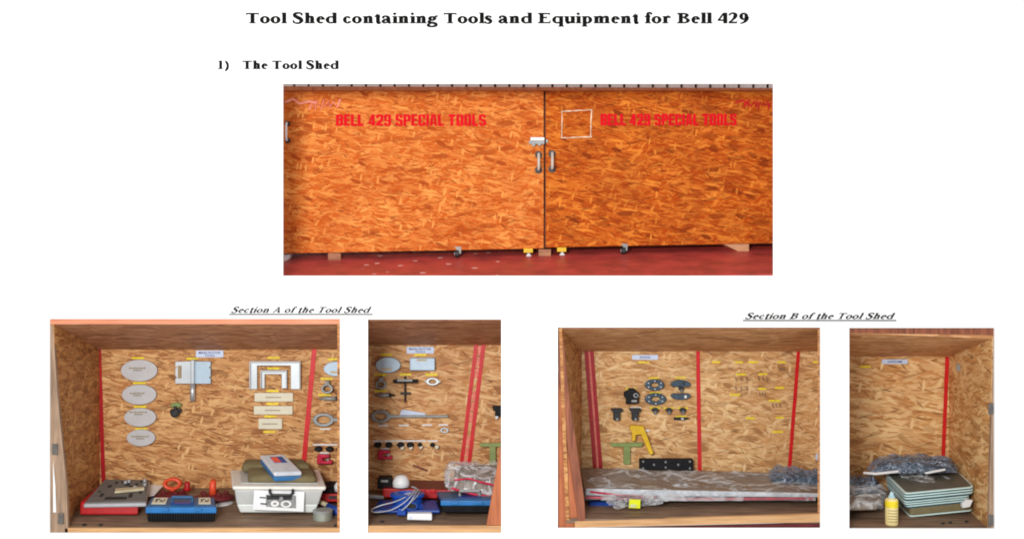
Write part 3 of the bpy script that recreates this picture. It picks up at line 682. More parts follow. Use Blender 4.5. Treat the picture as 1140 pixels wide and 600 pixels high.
# pale discs
for i, (x, y, rx, ry, lb, eng) in enumerate((
        (154.6, 412.4, 20.3, 12.2, 'largest pale grey disc, topmost of the column of four', (153, 410, 19)),
        (154.6, 439.2, 19.2, 11.2, 'second pale grey disc from the top of the column, with a small centred print', (153, 438, 17)),
        (155.7, 464.6, 17.8, 10.4, 'third pale grey disc from the top of the column, printed near its upper edge', (154, 459, 20)),
        (156.6, 487.3, 15.9, 9.3, 'smallest pale grey disc, lowest of the column of four', (156, 486, 20)))):
    t = thing('round_plate', lb, 'disc', P(x, y+ry, YB), 'pale discs hung in a column')
    M().ellipse(x, y, rx, ry, YW-.05, .049, 48).build('plate', 'disc', t, bevel=.008)
    e = M(); ex, ey, ew = eng
    for k in range(7): e.rect(ex-ew/2+k*ew/7, ey-1.2+(k % 2)*.3, ex-ew/2+(k+.75)*ew/7, ey+.4, YW-.053, .002)
    for k in range(4): e.rect(ex-4.5+k*2.4, ey+1.4, ex-2.7+k*2.4, ey+2.7, YW-.053, .002)
    e.build('print', 'brownink', t)
# aluminium bracket
t = thing('plate_bracket', 'square aluminium plate on a short stem, right of the discs', 'bracket', P(214, 446, YB))
M().prism([(195, 427), (212.5, 427), (212.5, 402), (195, 402.4), (195, 408), (196.5, 408.5), (196.5, 409.6), (195, 410), (195, 419), (196.5, 419.5), (196.5, 420.6), (195, 421)], YW-.07, .05).build('plate', 'alu', t, bevel=.004)
M().prism([(215.5, 427), (234.4, 427), (234.4, 421), (232.8, 420.6), (232.8, 419.6), (234.4, 419), (234.4, 410), (232.8, 409.6), (232.8, 408.5), (234.4, 408), (234.4, 402.4), (215.5, 402)], YW-.06, .04).build('plate', 'discblue', t, bevel=.004)
M().rect(212, 400.5, 216, 427.5, YW-.12, .1).build('rib', 'alu', t, bevel=.01)
M().tube([P(214.5, 427, YW-.05), P(214.5, 446, YW-.05)], .032, 14).build('stem', 'alu', t, smooth=True)
M().rect(198, 407, 202, 421, YW-.074, .003).build('print', 'brownink', t)
# fitting
t = thing('hose_fitting', 'small dark fitting with a greenish cap, below the aluminium plate bracket', 'fitting', P(195.5, 465, YB))
M().ellipse(195.5, 451, 6.2, 2.9, YW-.06, .059, 24).build('cap', 'green2', t, bevel=.01)
m = M(); m.lathe(P(195.5, 459.5, YW-.05), [(.03, -.06), (.05, -.05), (.052, .0), (.04, .04)], 'y', n=18); m.ellipse(191.5, 458, 2.5, 3, YW-.05, .04, 12); m.ellipse(199.6, 457, 2.2, 2.6, YW-.05, .04, 12); m.tube([P(195, 452, YW-.07), P(195.5, 459, YW-.08)], .018, 8)
m.build('body', 'dark', t, smooth=False)
# U-shaped brackets
def ubr(lb, x0, x1, y0, y1, lw, rw, th, grp):
    t = thing('channel_bracket', lb, 'bracket', P((x0+x1)/2, y1, YB), grp)
    M().prism([(x0, y1), (x0+lw, y1), (x0+lw, y0+th), (x1-rw, y0+th), (x1-rw, y1), (x1, y1), (x1, y0), (x0+2, y0-.3), (x0, y0+1)], YW-.05, .049).build('web', 'alu', t, bevel=.006)
    M().prism([(x0, y1), (x0+1.6, y1), (x0+1.6, y0+2), (x1-1.6, y0+2), (x1-1.6, y1), (x1, y1), (x1, y0), (x0, y0)], YW-.075, .024).build('flange', 'disc', t, bevel=.006)
ubr('large upside-down U of white aluminium, the outer of the nested pair', 277.3, 334.5, 402, 433.3, 9, 11, 5, 'nested U brackets')
ubr('small upside-down U of white aluminium, nested inside the larger one', 289.5, 319.5, 412, 432.4, 5.2, 6.2, 4.6, 'nested U brackets')
for (x0, y0, x1, y1, lb) in ((283.2, 437.2, 326.2, 447, 'ivory rectangular plate, topmost of three below the U brackets'), (282.5, 451.8, 325.7, 461.3, 'ivory rectangular plate, middle one of three below the U brackets'), (287.7, 465.8, 314, 477.5, 'short ivory plate, lowest and narrowest of three below the U brackets')):
    t = thing('flat_plate', lb, 'plate', P((x0+x1)/2, y1, YB), 'ivory plates in a column')
    M().rect(x0, y0, x1, y1, YW-.035, .034).build('plate', 'ivory', t, bevel=.006)
    e = M(); cx = (x0+x1)/2
    for k in range(8): e.rect(cx-9+k*2.2, (y0+y1)/2-.6, cx-7.4+k*2.2, (y0+y1)/2+.7, YW-.038, .002)
    e.build('print', 'brownink', t)
# tools to the right of the tape - also seen again in the next view
def small_tools(dx, dy, sfx, rim=False):
    pass
def clamp_ring(x, y, lb, s=1):
    t = thing('clamp_ring', lb, 'clamp', P(x, y+6*s, YB))
    M().ring(x, y, 7.0*s, 5.6*s, 4.4*s, 3.4*s, YW-.09, .085, 28).build('ring', 'steel', t, bevel=.006)
    m = M().prism([(x-3*s, y-4.5*s), (x+3*s, y-4.5*s), (x+2.4*s, y-9*s), (x-2.2*s, y-9*s)], YW-.1, .09); m.lathe(P(x, y-7*s, YW-.11), [(.016, -.01), (.016, .02)], 'y', n=10)
    m.build('lug', 'grey', t, bevel=.006)
def turnbuckle(x0, x1, y, lb):
    t = thing('turnbuckle', lb, 'tool', P((x0+x1)/2, y+2, YB)); w = x1-x0
    q = lambda u: P(x0+w*u, y, YW-.04)
    M().tube([q(0), q(.2), q(.22), q(.7)], [.012, .014, .026, .026], 10).build('barrel', 'grey', t, smooth=True)
    M().tube([q(.7), q(.78), q(.8), q(1)], [.03, .03, .016, .008], 10).build('tip', 'dark', t, smooth=True)
def wrench(x, y, rx, ry, x1, lb):
    t = thing('ring_wrench', lb, 'wrench', P(x, y+ry, YB))
    M().ring(x, y, rx, ry, rx*.6, ry*.56, YW-.05, .045, 40).build('ring', 'steel', t, bevel=.008)
    M().prism([(x+rx*.93, y+2.4), (x+rx*1.35, y+1.6), (x1-2, y+1.1), (x1, y), (x1-2, y-1.6), (x+rx*1.35, y-1.8), (x+rx*.93, y-2.4)], YW-.048, .04).build('handle', 'grey', t, bevel=.008)
def red_clamp(x, y, lb, s=1):
    t = thing('c_clamp', lb, 'clamp', P(x, y+5.5*s, YB))
    M().prism([(x-8.5*s, y+5.5*s), (x+8.5*s, y+5*s), (x+8.5*s, y+1.5*s), (x+5*s, y+1*s), (x+4*s, y+2.5*s), (x-1.5*s, y+2*s), (x-2*s, y-1.5*s), (x+5*s, y-1.5*s), (x+6*s, y-5*s), (x-7*s, y-5.5*s), (x-8.5*s, y-3*s)], YW-.1, .09).build('frame', 'magenta', t, bevel=.015)
    M().tube([P(x+4*s, y-1.5*s, YW-.06), P(x+4*s, y+2.5*s, YW-.06)], .014, 8).build('screw', 'alu', t)
def bushing(x, y, rx, ry, lb, pale=0):
    t = thing('rubber_bushing', lb, 'bushing', P(x, y+ry, YB), 'dark bushings hung in a row')
    c = P(x, y, YW-.03)
    M().lathe(c, [(rx/100*.8, -.05), (rx/100*1.12, -.03), (rx/100*1.12, .02), (rx/100*.9, .029)], 'y', sy=ry/rx, n=22).build('body', 'black', t, smooth=False)
    if pale: M().lathe(P(x+pale, y+ry*1.05, YW-.03), [(.02, -.04), (.026, -.03), (.026, .02)], 'y', n=14).build('pin', 'ivory', t)
t = thing('mirror_disc', 'pale blue-grey disc cut by the right edge of its view, above the clamp ring', 'disc', P(375, 419, YB))
M().ellipse(375, 410.6, 15, 8.4, YW-.06, .059, 40).build('plate', 'discblue', t, bevel=.01)
M().rect(368, 413, 384, 415.5, YW-.064, .003).build('label_strip', 'stick', t)
clamp_ring(364, 432.6, 'steel ring clamp below the cut-off blue disc, right of the single red tape', .95)
turnbuckle(355, 382, 443.5, 'slim steel turnbuckle tool cut by the right edge of the section A left view')
wrench(360, 467.3, 12, 7.6, 400, 'ring wrench of which only the ring shows, right of the single red tape')
for x, lb in ((354.6, 'dark oval bushing nearest the red tape, section A left view'), (367, 'second dark oval bushing from the red tape, section A left view'), (379, 'dark bushing half hidden by the right edge of the section A left view')):
    bushing(x, 499.3, 4.2, 2.9, lb)
red_clamp(361, 511.3, 'small crimson clamp hung under the bushings right of the single red tape')

# --- things standing on shelf 1
# red case with grey foam tray
t = thing('tool_case', 'open red case with a grey foam tray of cut-outs in the left shelf corner', 'case', P(120, 573, .6))
M().hexa([P(89, 558, .45), P(154, 558, .45), P(163, 541, 1.25), P(108, 541, 1.25)], [P(88.5, 573, .42), P(153.5, 573, .42), P(162, 553, 1.25), P(107, 553, 1.25)]).build('body', 'redcase', t, bevel=.02)
tt = [P(92.5, 561, .4), P(163, 559.8, .4), P(167, 534.5, 1.4), P(116, 533.8, 1.4)]
tr = M().slab(tt, .045).build('tray', 'foam_edge', t, bevel=.02)
ins = lambda u, w, dz=0: (tt[0]*(1-u)+tt[1]*u)*(1-w)+(tt[3]*(1-u)+tt[2]*u)*w+Vector((0, 0, dz))
M().slab([ins(.02, .03, .014), ins(.98, .03, .014), ins(.98, .97, .014), ins(.03, .97, .014)], .012).build('foam', 'foam', tr)
h = M(); rnd = random.Random(11)
for (u, w, a, b) in ((.2, .62, .07, .1), (.3, .78, .05, .09), (.42, .82, .05, .06), (.52, .7, .09, .08), (.62, .6, .05, .1), (.72, .72, .05, .08), (.8, .85, .04, .07), (.18, .25, .05, .12), (.3, .12, .36, .1), (.68, .2, .06, .16), (.83, .6, .04, .06), (.1, .42, .04, .05), (.84, .36, .05, .08), (.5, .55, .04, .05), (.36, .5, .12, .05)):
    h.slab([ins(u, w, .018), ins(u+a, w, .018), ins(u+a, w+b, .018), ins(u, w+b, .018)], .004)
h.build('cut_outs', 'darkhole', tr)
M().slab([ins(.42, .34, .05), ins(.93, .46, .05), ins(.93, .54, .05), ins(.4, .46, .05)], .03).build('stick', 'stick', tr, bevel=.004)
k = M()
for (u, w) in ((.52, .78), (.58, .83), (.9, .86), (.92, .68), (.75, .55)): k.lathe(ins(u, w, .02), [(.022, 0), (.022, .03), (.01, .035)], 'z', n=12)
k.build('sockets', 'alu', tr)
# paper sheet
tag(M().slab([P(165, 552, 1.0), P(172, 550.5, 1.05), P(181.5, 540.3, 1.4), P(166, 538.8, 1.42)], .008).build('paper_sheet', 'whitelab'), 'white paper sheet between the grey foam tray and the red reel', 'paper')
# toolboxes
def toolbox(lb, fx0, fx1, yt, ym, yb, bx0, bx1, yk, d0, d1, hx0, hx1, labels=True):
    t = thing('toolbox', lb, 'toolbox', P((fx0+fx1)/2, yb, (d0+d1)/2), 'blue and black toolboxes')
    w = 1.2
    M().hexa([P(fx0+w, ym, d0+.03), P(fx1-w, ym, d0+.03), P(bx1, yk+(yb-ym)*.6, d1), P(bx0, yk+(yb-ym)*.6, d1)], [P(fx0+w*2, yb, d0+.04), P(fx1-w*2, yb, d0+.04), P(bx1-1, yk+(yb-yt), d1), P(bx0+1, yk+(yb-yt), d1)]).build('body', 'black', t, bevel=.015)
    r = M()
    for i in range(26):
        u = i/25; x = fx0+w*3+(fx1-fx0-w*6)*u; r.prism([(x-.5, yb-.6), (x+.5, yb-.6), (x+.5, ym+1), (x-.5, ym+1)], d0+.015, .03)
    r.build('ribs', 'black', t)
    M().hexa([P(fx0, yt, d0), P(fx1, yt, d0), P(fx1-.5, yt-2.5, d0+.12), P(fx0+1, yt-2.5, d0+.12)], [P(fx0, ym+.3, d0), P(fx1, ym+.3, d0), P(fx1, ym-1.5, d0+.3), P(fx0, ym-1.5, d0+.3)]).build('lid_band', 'blue', t, bevel=.012)
    lid = M().hexa([P(fx0+1, yt-2, d0+.06), P(fx1-1, yt-2, d0+.06), P(bx1, yk, d1), P(bx0, yk, d1)], [P(fx0+1, ym-1, d0+.06), P(fx1-1, ym-1, d0+.06), P(bx1, yk+5, d1), P(bx0, yk+5, d1)]).build('lid', 'bluedk', t, bevel=.02)
    for u in (.27, .74):
        la = M().prism([(fx0+(fx1-fx0)*u-4, yt+4.6), (fx0+(fx1-fx0)*u+4, yt+4.6), (fx0+(fx1-fx0)*u+4, yt+1), (fx0+(fx1-fx0)*u-4, yt+1)], d0-.02, .02)
        la.build('latch', 'blue', t, bevel=.005)
    dm = d0+(d1-d0)*.42; ym_ = yt-2+(yk-yt+2)*.42
    a, b = P(hx0, ym_, dm), P(hx1, ym_, dm); up = Vector((0, 0, .055))
    M().tube([a, a+up, b+up, b], .02, 8).build('handle', 'bluedk' if labels else 'grey', lid)
    rc = [P(hx0-2, ym_+2.2, dm-.1)+Vector((0, 0, .004)), P(hx1+2, ym_+2.2, dm-.1)+Vector((0, 0, .004)), P(hx1+1, ym_-3, dm+.22)+Vector((0, 0, .004)), P(hx0-1, ym_-3, dm+.22)+Vector((0, 0, .004))]
    M().slab(rc, .01).build('recess', 'navyp', lid)
    if labels:
        for (u0, u1) in ((.06, .27), (.75, .93)):
            f0, f1 = P(fx0+1, yt-2, d0+.06), P(fx1-1, yt-2, d0+.06); k0, k1 = P(bx0, yk, d1), P(bx1, yk, d1)
            g = lambda u, w_: (f0*(1-u)+f1*u)*(1-w_)+(k0*(1-u)+k1*u)*w_+Vector((0, 0, .008))
            lo = M().slab([g(u0, .15), g(u1, .15), g(u1, .86), g(u0, .86)], .006).build('paper_label', 'ivory', lid)
            mk_ = M(); du = (u1-u0)
            for (a_, b_, c_, d_) in ((.2, .3, .32, .75), (.32, .62, .5, .75), (.55, .3, .64, .6), (.64, .3, .8, .42), (.78, .42, .85, .72)):
                mk_.slab([x+Vector((0, 0, .003)) for x in (g(u0+du*a_, .15+.7*b_), g(u0+du*c_, .15+.7*b_), g(u0+du*c_, .15+.7*d_), g(u0+du*a_, .15+.7*d_))], .002)
            mk_.build('marking', 'dark', lo)
toolbox('blue and black toolbox with two paper labels, in front of the reels', 162, 241, 564.5, 570.8, 580.6, 168.5, 239, 553, .2, .62, 192, 214)
# cable reels
def reel(lb, x, y, rx, d, ring, hx, hy):
    t = thing('cable_reel', lb, 'reel', P(x, y+8, d), 'dark red cable reels on the shelf')
    c = P(x, y, d)
    R = rx/100*(1+d/D)
    M().lathe(c, [(R*.96, -.10), (R, -.085), (R, -.07), (R*.7, -.05)], 'z', sy=.8, n=40).build('lower_flange', 'whitelab', t)
    M().lathe(c, [(R*.7, -.07), (R*.74, -.04), (R*.74, -.02), (R*.7, .0)], 'z', sy=.8, n=40).build('cable', 'maroon', t)
    fl_ = M().lathe(c, [(R*.93, -.03), (R, -.02), (R*.99, .0), (R*.72, .03), (R*.35, .045), (R*.2, .05)], 'z', sy=.8, n=40).build('flange', 'maroon', t, smooth=True)
    ri = M()
    if ring: ri.ring(hx, hy, 10.2, 7, 6.6, 3.6, d, .09, 36); ri.rect(hx-3, hy+5, hx+3, hy+10, d+.01, .06)
    else:
        cc = P(hx, hy, d-.05); ri.tube([cc+Vector((0, 0, -.08)), cc+Vector((0, 0, .0)), cc+Vector((0, 0, .06)), cc+Vector((0, .03, .085))], [.045, .04, .04, .03], 14)
    ri.build('grip', 'orange', fl_, bevel=.02 if ring else 0, smooth=not ring)
    e = M()
    for k in range(5):
        a = 2*PI*k/5+.3; e.lathe(c+Vector((R*.6*math.cos(a), R*.45*math.sin(a), .03)), [(.03, -.02), (.035, .01), (.02, .03)], 'z', n=12)
    e.build('studs', 'maroon', fl_)
reel('dark red reel with an upright orange ring grip, behind the labelled toolbox', 191, 551, 19, 1.15, True, 191, 539)
reel('dark red reel with a stubby orange knob, left of the white bin', 238, 552.5, 22.5, .95, False, 237, 543)
m = M().lathe(P(208.5, 541, 1.2), [(.03, -.06), (.05, -.03), (.03, 0), (.04, .03), (.015, .06)], 'z', n=14)
tag(m.build('valve_knob', 'redcase', smooth=True), 'small dark red valve knob standing between the two reels', 'knob')
# white bin
t = thing('storage_bin', 'large translucent white storage bin with a printed photo sheet on its front', 'bin', P(308, 570.5, .7))
rimf, rimb = .36, 1.3
body_top = [P(261, 545, rimf+.03), P(360, 545, rimf+.03), P(350, 531, rimb-.05), P(262, 531, rimb-.05)]
mid = [P(263.6, 562, rimf+.07), P(354.5, 562, rimf+.07), P(346, 541, rimb-.08), P(266, 541, rimb-.08)]
low = [P(267.5, 570.6, rimf+.1), P(350.5, 570.6, rimf+.1), P(344, 548, rimb-.1), P(268, 548, rimb-.1)]
b1_ = M().hexa(body_top, mid).build('upper_wall', 'bin', t, bevel=.018)
M().hexa([p+Vector((0, -.006, .012)) for p in mid], low).build('lower_wall', 'binwhite', t, bevel=.018)
rim = [P(258, 541, rimf), P(364, 541.5, rimf), P(356, 522, rimb), P(256, 522.5, rimb)]
rg = lambda u, w: (rim[0]*(1-u)+rim[1]*u)*(1-w)+(rim[3]*(1-u)+rim[2]*u)*w
rr = M().slab([rg(0, 0), rg(1, 0), rg(1, 1), rg(0, 1)], .055, .03).build('lid', 'binrim', t, bevel=.025)
M().slab([rg(.1, .14)+Vector((0, 0, .012)), rg(.92, .14)+Vector((0, 0, .012)), rg(.9, .88)+Vector((0, 0, .012)), rg(.1, .88)+Vector((0, 0, .012))], .01).build('lid_panel', 'bin', rr, bevel=.01)
sh = M().prism([(281.5, 567), (338, 569.2), (339, 547.2), (283, 545.4)], rimf-.01, .012).build('photo_sheet', 'white', t)
pm = M().prism([(296, 563.6), (329.5, 565.4), (329.5, 551.4), (296, 550.2)], rimf-.014, .003).build('printed_photo', 'photogrey', sh)
q = M()
q.prism([(297, 555.8), (311, 555.6), (311, 552), (297, 551.3)], rimf-.018, .003); q.prism([(315, 556), (325, 556), (325, 552.5), (315, 552.2)], rimf-.018, .003)
q.prism([(289, 554), (296, 554.5), (296, 553.2), (289, 552.8)], rimf-.018, .003); q.prism([(290, 561), (297, 561.5), (297, 560), (290, 559.6)], rimf-.018, .003)
q.build('printed_parts', 'dark', pm)
q = M().ring(306, 560.3, 4.7, 3.3, 2, 1.4, rimf-.018, .003, 24); q.ring(318.5, 560.8, 6, 3.9, 3.6, 2.3, rimf-.018, .003, 24); q.build('printed_rings', 'whitelab', pm)
yy = rimf-.05
M().tube([P(300.5, 545, rimf), P(300.5, 548, yy), P(303, 550.8, yy), P(323.5, 551, yy), P(326, 548.2, yy), P(326, 545.2, rimf)], .017, 8).build('handle', 'dark', t)
# olive pouches, organiser
def pouch(lb, q, h, mat, seed, dome=.02):
    return tag(M().slab([p+Vector((0, 0, h)) for p in q], h, -.04).build('cloth_pouch', mat, bevel=.045, smooth=True), lb, 'pouch', 'olive cloth pouches on the bin lid')
pouch('olive cloth pouch lying farther back on the bin lid, partly hidden', [P(269, 526, .95), P(345, 526, .95), P(340, 519, 1.25), P(272, 519, 1.25)], .1, 'olive', 3)
pouch('larger olive cloth pouch under the blue and clear organiser case', [P(277, 538.5, .5), P(352, 538.5, .5), P(350, 529, .95), P(276, 527, .95)], .09, 'olive', 8)
t = thing('organiser_case', 'small organiser case, milky lid and blue base, lying askew on the olive pouches', 'case', P(313, 530, .8))
top = [P(305, 525.5, .42), P(336.5, 524.5, .52), P(316.5, 505, .95), P(289.5, 506, .9)]
M().slab([p-Vector((0, 0, .055)) for p in top], .055, .03).build('base', 'orgblue', t, bevel=.012)
ol = M().slab(top, .053).build('lid', 'clear', t, bevel=.02)
tg = lambda u, w: (top[0]*(1-u)+top[1]*u)*(1-w)+(top[3]*(1-u)+top[2]*u)*w+Vector((0, 0, .006))
M().slab([tg(.3, .5), tg(.78, .5), tg(.78, .84), tg(.3, .84)], .005).build('label', 'navyp', ol)
M().slab([tg(.3, .52)+Vector((0, 0, .003)), tg(.56, .52)+Vector((0, 0, .003)), tg(.56, .8)+Vector((0, 0, .003)), tg(.3, .8)+Vector((0, 0, .003))], .003).build('label_patch', 'orange', ol)
# tin and pieces at the right edge
t = thing('round_tin', 'low round grey tin standing at the front right foot of the white bin', 'tin', P(359.5, 579, .3))
c = P(359.5, 578.5, F1(575)-.05); M().lathe(c, [(.105, 0), (.112, .01), (.112, .09)], 'z', n=32).build('body', 'tin', t); M().lathe(c, [(.116, .092), (.116, .115), (.1, .122), (.08, .117)], 'z', n=32).build('lid', 'grey', t)
def edge_group(dx, dy, lb):
    t = thing('red_hard_case', 'red case ' + lb, 'case', P(dx, dy, .9)); return t
tag(M().crumple([P(356, 549, .75), P(378, 549, .75), P(378, 541, 1.2), P(358, 541, 1.2)], .06, .05, 5, 14, 10, 4).build('tool_roll', 'black', smooth=True), 'dark crumpled tool roll right of the white bin lid', 'roll')
t = thing('hard_case', 'red hard case behind the bin, cut by the right edge of its view', 'case', P(372, 558, .9))
M().hexa([P(356, 549.5, .7), P(392, 549.5, .7), P(388, 543, 1.2), P(360, 543, 1.2)], [P(356, 558.5, .7), P(392, 558.5, .7), P(388, 552, 1.2), P(360, 552, 1.2)]).build('shell', 'redcase', t, bevel=.015)
M().rect(366, 552, 380, 555, .68, .02).build('latch', 'dark', t)
tag(M().lathe(P(380, 546, .75), [(.08, 0), (.085, .06), (.06, .1), (.02, .12)], 'z', n=24).build('domed_jar', 'white', smooth=True), 'white domed cap just inside the right edge of the section A left view', 'cap')
t = thing('blue_grip', 'blue tool grip with a white end lying right of the white bin', 'grip', P(370, 570, .5))
M().tube([P(364.5, 562, .55), P(372, 567, .5), P(385, 573, .45)], [.03, .05, .06], 12).build('grip', 'navyp', t, smooth=True)
M().tube([P(354, 557.5, .6), P(364.5, 562, .55)], [.024, .03], 12).build('end', 'stick', t, smooth=True)

# ================= compartment 2 (section A, right)
c2 = compartment('narrow open shelf with doubled red tape and a blue reel, section A right view', 400, 565, 355, 357, 586, 384, 545, 400, 580, 'wall_warm', 'ceil', 'side')
F2 = lambda py: fy_of(py, 586, 545)
M().rect(400, 345, 565, 356.6, .031, .06).build('top_beam', 'post', c2, bevel=.004)
M().prism([(400, 600), (565, 600), (565, 585), (400, 585)], .031, .05).build('front_rail', 'rail', c2, bevel=.004)
M().prism([(541.5, 584.6), (565, 584.6), (565, 470), (559, 488)], .04, .12).build('front_post', 'post_or', c2, bevel=.006)
for dx in (0, 8.3): tape(c2, 530.2+dx, 383, 511.5+dx, 535, 4.4)
for i in range(12):
    m = M(); u0, u1 = i/12, (i+.85)/12
    if i % 4 == 3: continue
    a = lambda u: (534.4-18.7*u, 385+150*u)
    (xa, ya), (xb, yb_) = a(u0), a(u1); m.add([P(xa-1.3, ya, YW-.004), P(xa+1.3, ya, YW-.004), P(xb+1.3, yb_, YW-.004), P(xb-1.3, yb_, YW-.004)], [(3, 2, 1, 0)])
    m.build('tape_liner', 'tape_pale', c2)
sign(c2, 452.6, 385.9, 483, 393.3, [('MAIN ROTOR', .8), ('TOOLS', .36)])
for x, y in ((430.3, 394.8), (468, 394.8), (423.6, 416.9), (451.3, 416.7), (480.3, 416.9), (423.6, 435.2)): strip(c2, x, y, 13, 2.3)
for x, y, w in ((426.4, 473.6, 11), (449.6, 473.3, 11), (475.3, 473, 11), (493.5, 472.7, 10.5), (421, 490.7, 12), (433.5, 490.8, 11.4), (446, 490.7, 12), (457.5, 490.6, 10.5), (468.7, 490.6, 11), (481.5, 490.7, 11.5), (428.5, 499.2, 9)): strip(c2, x, y, w, 1.7, 'whitelab')
M().prism([(459, 519), (476, 525), (476.5, 522.8), (460, 516.6)], YW-.01, .009).build('bark_strand', 'maroon', c2).data.materials[0] = MT['post']
q = P(425.5, 580, F2(580)); M().lathe(q, [(.022, -.01), (.022, .008)], 'z', n=12).build('screw', 'darkhole', c2)
t = thing('mirror_disc', 'pale blue disc left of the pale blue rectangular plate', 'disc', P(431.8, 415, YB))
M().ellipse(431.8, 406.3, 14.1, 8.8, YW-.07, .069, 48).build('plate', 'discblue', t, bevel=.012); M().rect(424, 409.5, 436, 412, YW-.074, .003).build('label_strip', 'stick', t)
t = thing('square_plate', 'pale blue rectangular plate under the white sign, right of the disc', 'plate', P(470, 412.5, YB))
M().rect(456, 398.3, 484.3, 412.5, YW-.08, .079).build('plate', 'discblue', t, bevel=.012); M().rect(464, 399.6, 475, 401.8, YW-.084, .003).build('label_strip', 'stick', t)
clamp_ring(423.8, 428, 'steel ring clamp below the whole pale blue disc', .9)
t = thing('puller_tool', 'black T-shaped puller with a thin stem and small crossbar, mid wall', 'puller', P(451, 447, YB))
M().prism([(437.5, 426.3), (464.5, 426), (465, 422.6), (437, 422.9)], YW-.09, .08).build('crossbar', 'black', t, bevel=.008); M().rect(442, 422, 459, 424.6, YW-.11, .02).build('slider', 'grey', t, bevel=.004)
M().tube([P(451, 418.5, YW-.05), P(451, 447, YW-.05)], .011, 8).build('spindle', 'dark', t); M().rect(445.5, 436.8, 456.8, 438.8, YW-.07, .05).build('lower_bar', 'dark', t, bevel=.004)
t = thing('eyelet_flange', 'pale lozenge flange with an oval eye at the right of the puller', 'flange', P(482, 429, YB))
e = M().ring(481.5, 424.6, 7.4, 4.3, 4, 2.3, YW-.06, .05, 32); e.prism([(472, 424.6), (475.5, 427), (475.5, 422.2)], YW-.055, .04); e.prism([(487.4, 427), (491.5, 424.8), (487.4, 422.2)], YW-.055, .04); e.build('flange', 'alu', t, bevel=.006)
turnbuckle(417.3, 440, 439.8, 'slim steel turnbuckle tool with a dark tip below the ring clamp')
wrench(423.6, 463.6, 11.2, 7.2, 500, 'long grey ring wrench lying across the wall under a white tag')
tag(M().prism([(445, 462), (473.6, 462.2), (473.6, 459.8), (449, 455.8), (446.5, 457)], YW-.03, .006).build('paper_tag', 'bluelab'), 'white paper tag tucked behind the long ring wrench', 'tag')
tag(M().ring(494.8, 478.8, 4.9, 3.2, 2.6, 1.6, YW-.05, .045, 28).build('washer', 'alu', bevel=.006), 'small bright washer below the end of the long ring wrench', 'washer')
for x, rx, pale, lb in ((420.8, 4.1, 0, 'dark bushing, first from the left of the full row of six'), (433, 3.9, 0, 'dark bushing, second from the left of the full row of six'), (446, 4, 2, 'dark bushing with a pale pin, third from the left of the row of six'), (456.7, 4, 1, 'dark bushing with a pale pin, fourth from the left of the row of six'), (467.6, 2.6, 1, 'smallest dark bushing, fifth from the left of the row of six'), (481.5, 2.8, 5, 'dark bushing with its pale pin off to the side, last of the row of six')):
    bushing(x, 494.8, rx, 2.8 if rx > 3 else 2.1, lb, pale)
red_clamp(428.5, 506.3, 'small crimson clamp hung under the full row of bushings', .95)
def green_t(x0, x1, y0, y1, sx0, sx1, sb, lb, mat):
    t = thing('tee_gauge', lb, 'gauge', P((sx0+sx1)/2, sb, YB))
    M().prism([(x0+1.5, y1), (x1-2, y1+.3), (x1, y0), (x0, y0+.6)], YW-.06, .05).build('crossbar', mat, t, bevel=.006)
    M().rect(sx0, y1-.2, sx1, sb, YW-.055, .045).build('stem', mat, t, bevel=.006)
green_t(533.6, 562, 492.8, 497, 545, 552, 517.6, 'pale green T-shaped gauge right of the doubled red tape, near the orange post', 'green')
t = thing('clamp_block', 'small black clamp block cut by the right edge of the section A right view', 'clamp', P(555, 466, YB))
M().prism([(551, 463), (560, 463), (560, 452), (548, 452), (549, 457), (551, 457)], YW-.09, .08).build('block', 'black', t, bevel=.006); M().lathe(P(553, 464, YW-.05), [(.02, -.03), (.02, .03)], 'y', n=12).build('pin', 'alu', t)
# standing things of shelf 2
t = thing('jar_lid_box', 'small dark grey box left of the white domed cap', 'box', P(430, 543, 1.1))
M().hexa([P(420.5, 532, .95), P(437, 532, .95), P(437, 528.5, 1.25), P(422, 528.5, 1.25)], [P(420, 544, .95), P(437, 544, .95), P(437, 539, 1.25), P(422, 539, 1.25)]).build('box', 'black', t, bevel=.012)
M().rect(424, 534, 432, 536.5, .94, .01).build('catch', 'grey', t)
t = thing('hard_case', 'long flat dark red hard case behind the blue reel', 'case', P(465, 552, 1))
M().hexa([P(426, 543.5, .85), P(505, 545.5, .85), P(508, 535.5, 1.3), P(432, 534.2, 1.3)], [P(426, 553.5, .85), P(505, 555.5, .85), P(508, 545, 1.3), P(432, 544, 1.3)]).build('shell', 'redcase', t, bevel=.015)
for x in (470, 482): M().rect(x-3, 544.6, x+3, 548.5, .82, .03).build('latch', 'redp', t, bevel=.006)
M().hexa([P(427, 542.8, .88), P(504, 544.8, .88), P(506, 535, 1.28), P(433, 533.6, 1.28)], [P(427, 543.4, .88), P(504, 545.4, .88), P(506, 535.6, 1.28), P(433, 534.2, 1.28)]).build('lid', 'maroon', t)
c = P(446.5, 541.8, .84); tag(M().lathe(c, [(.088, 0), (.1, .01), (.1, .06), (.085, .1), (.06, .132), (.02, .145)], 'z', n=32).build('domed_jar', 'white', smooth=True), 'white domed cap standing on the dark red case in front of the strand board', 'cap')
t = thing('hose_reel', 'bright blue hose reel with grey wires coiled over its feet', 'reel', P(453, 572, .6))
M().hexa([P(415, 567.5, .4), P(490.5, 567.5, .4), P(486, 556, .8), P(421, 556, .8)], [P(415, 571.6, .4), P(490.5, 571.6, .4), P(486, 560, .8), P(421, 560, .8)]).build('base', 'navyp', t, bevel=.02)
M().prism([(441, 573.5), (452, 573.8), (451, 566), (443, 566)], .33, .1).build('foot', 'royal', t, bevel=.01)
c = P(453.5, 566, .55)
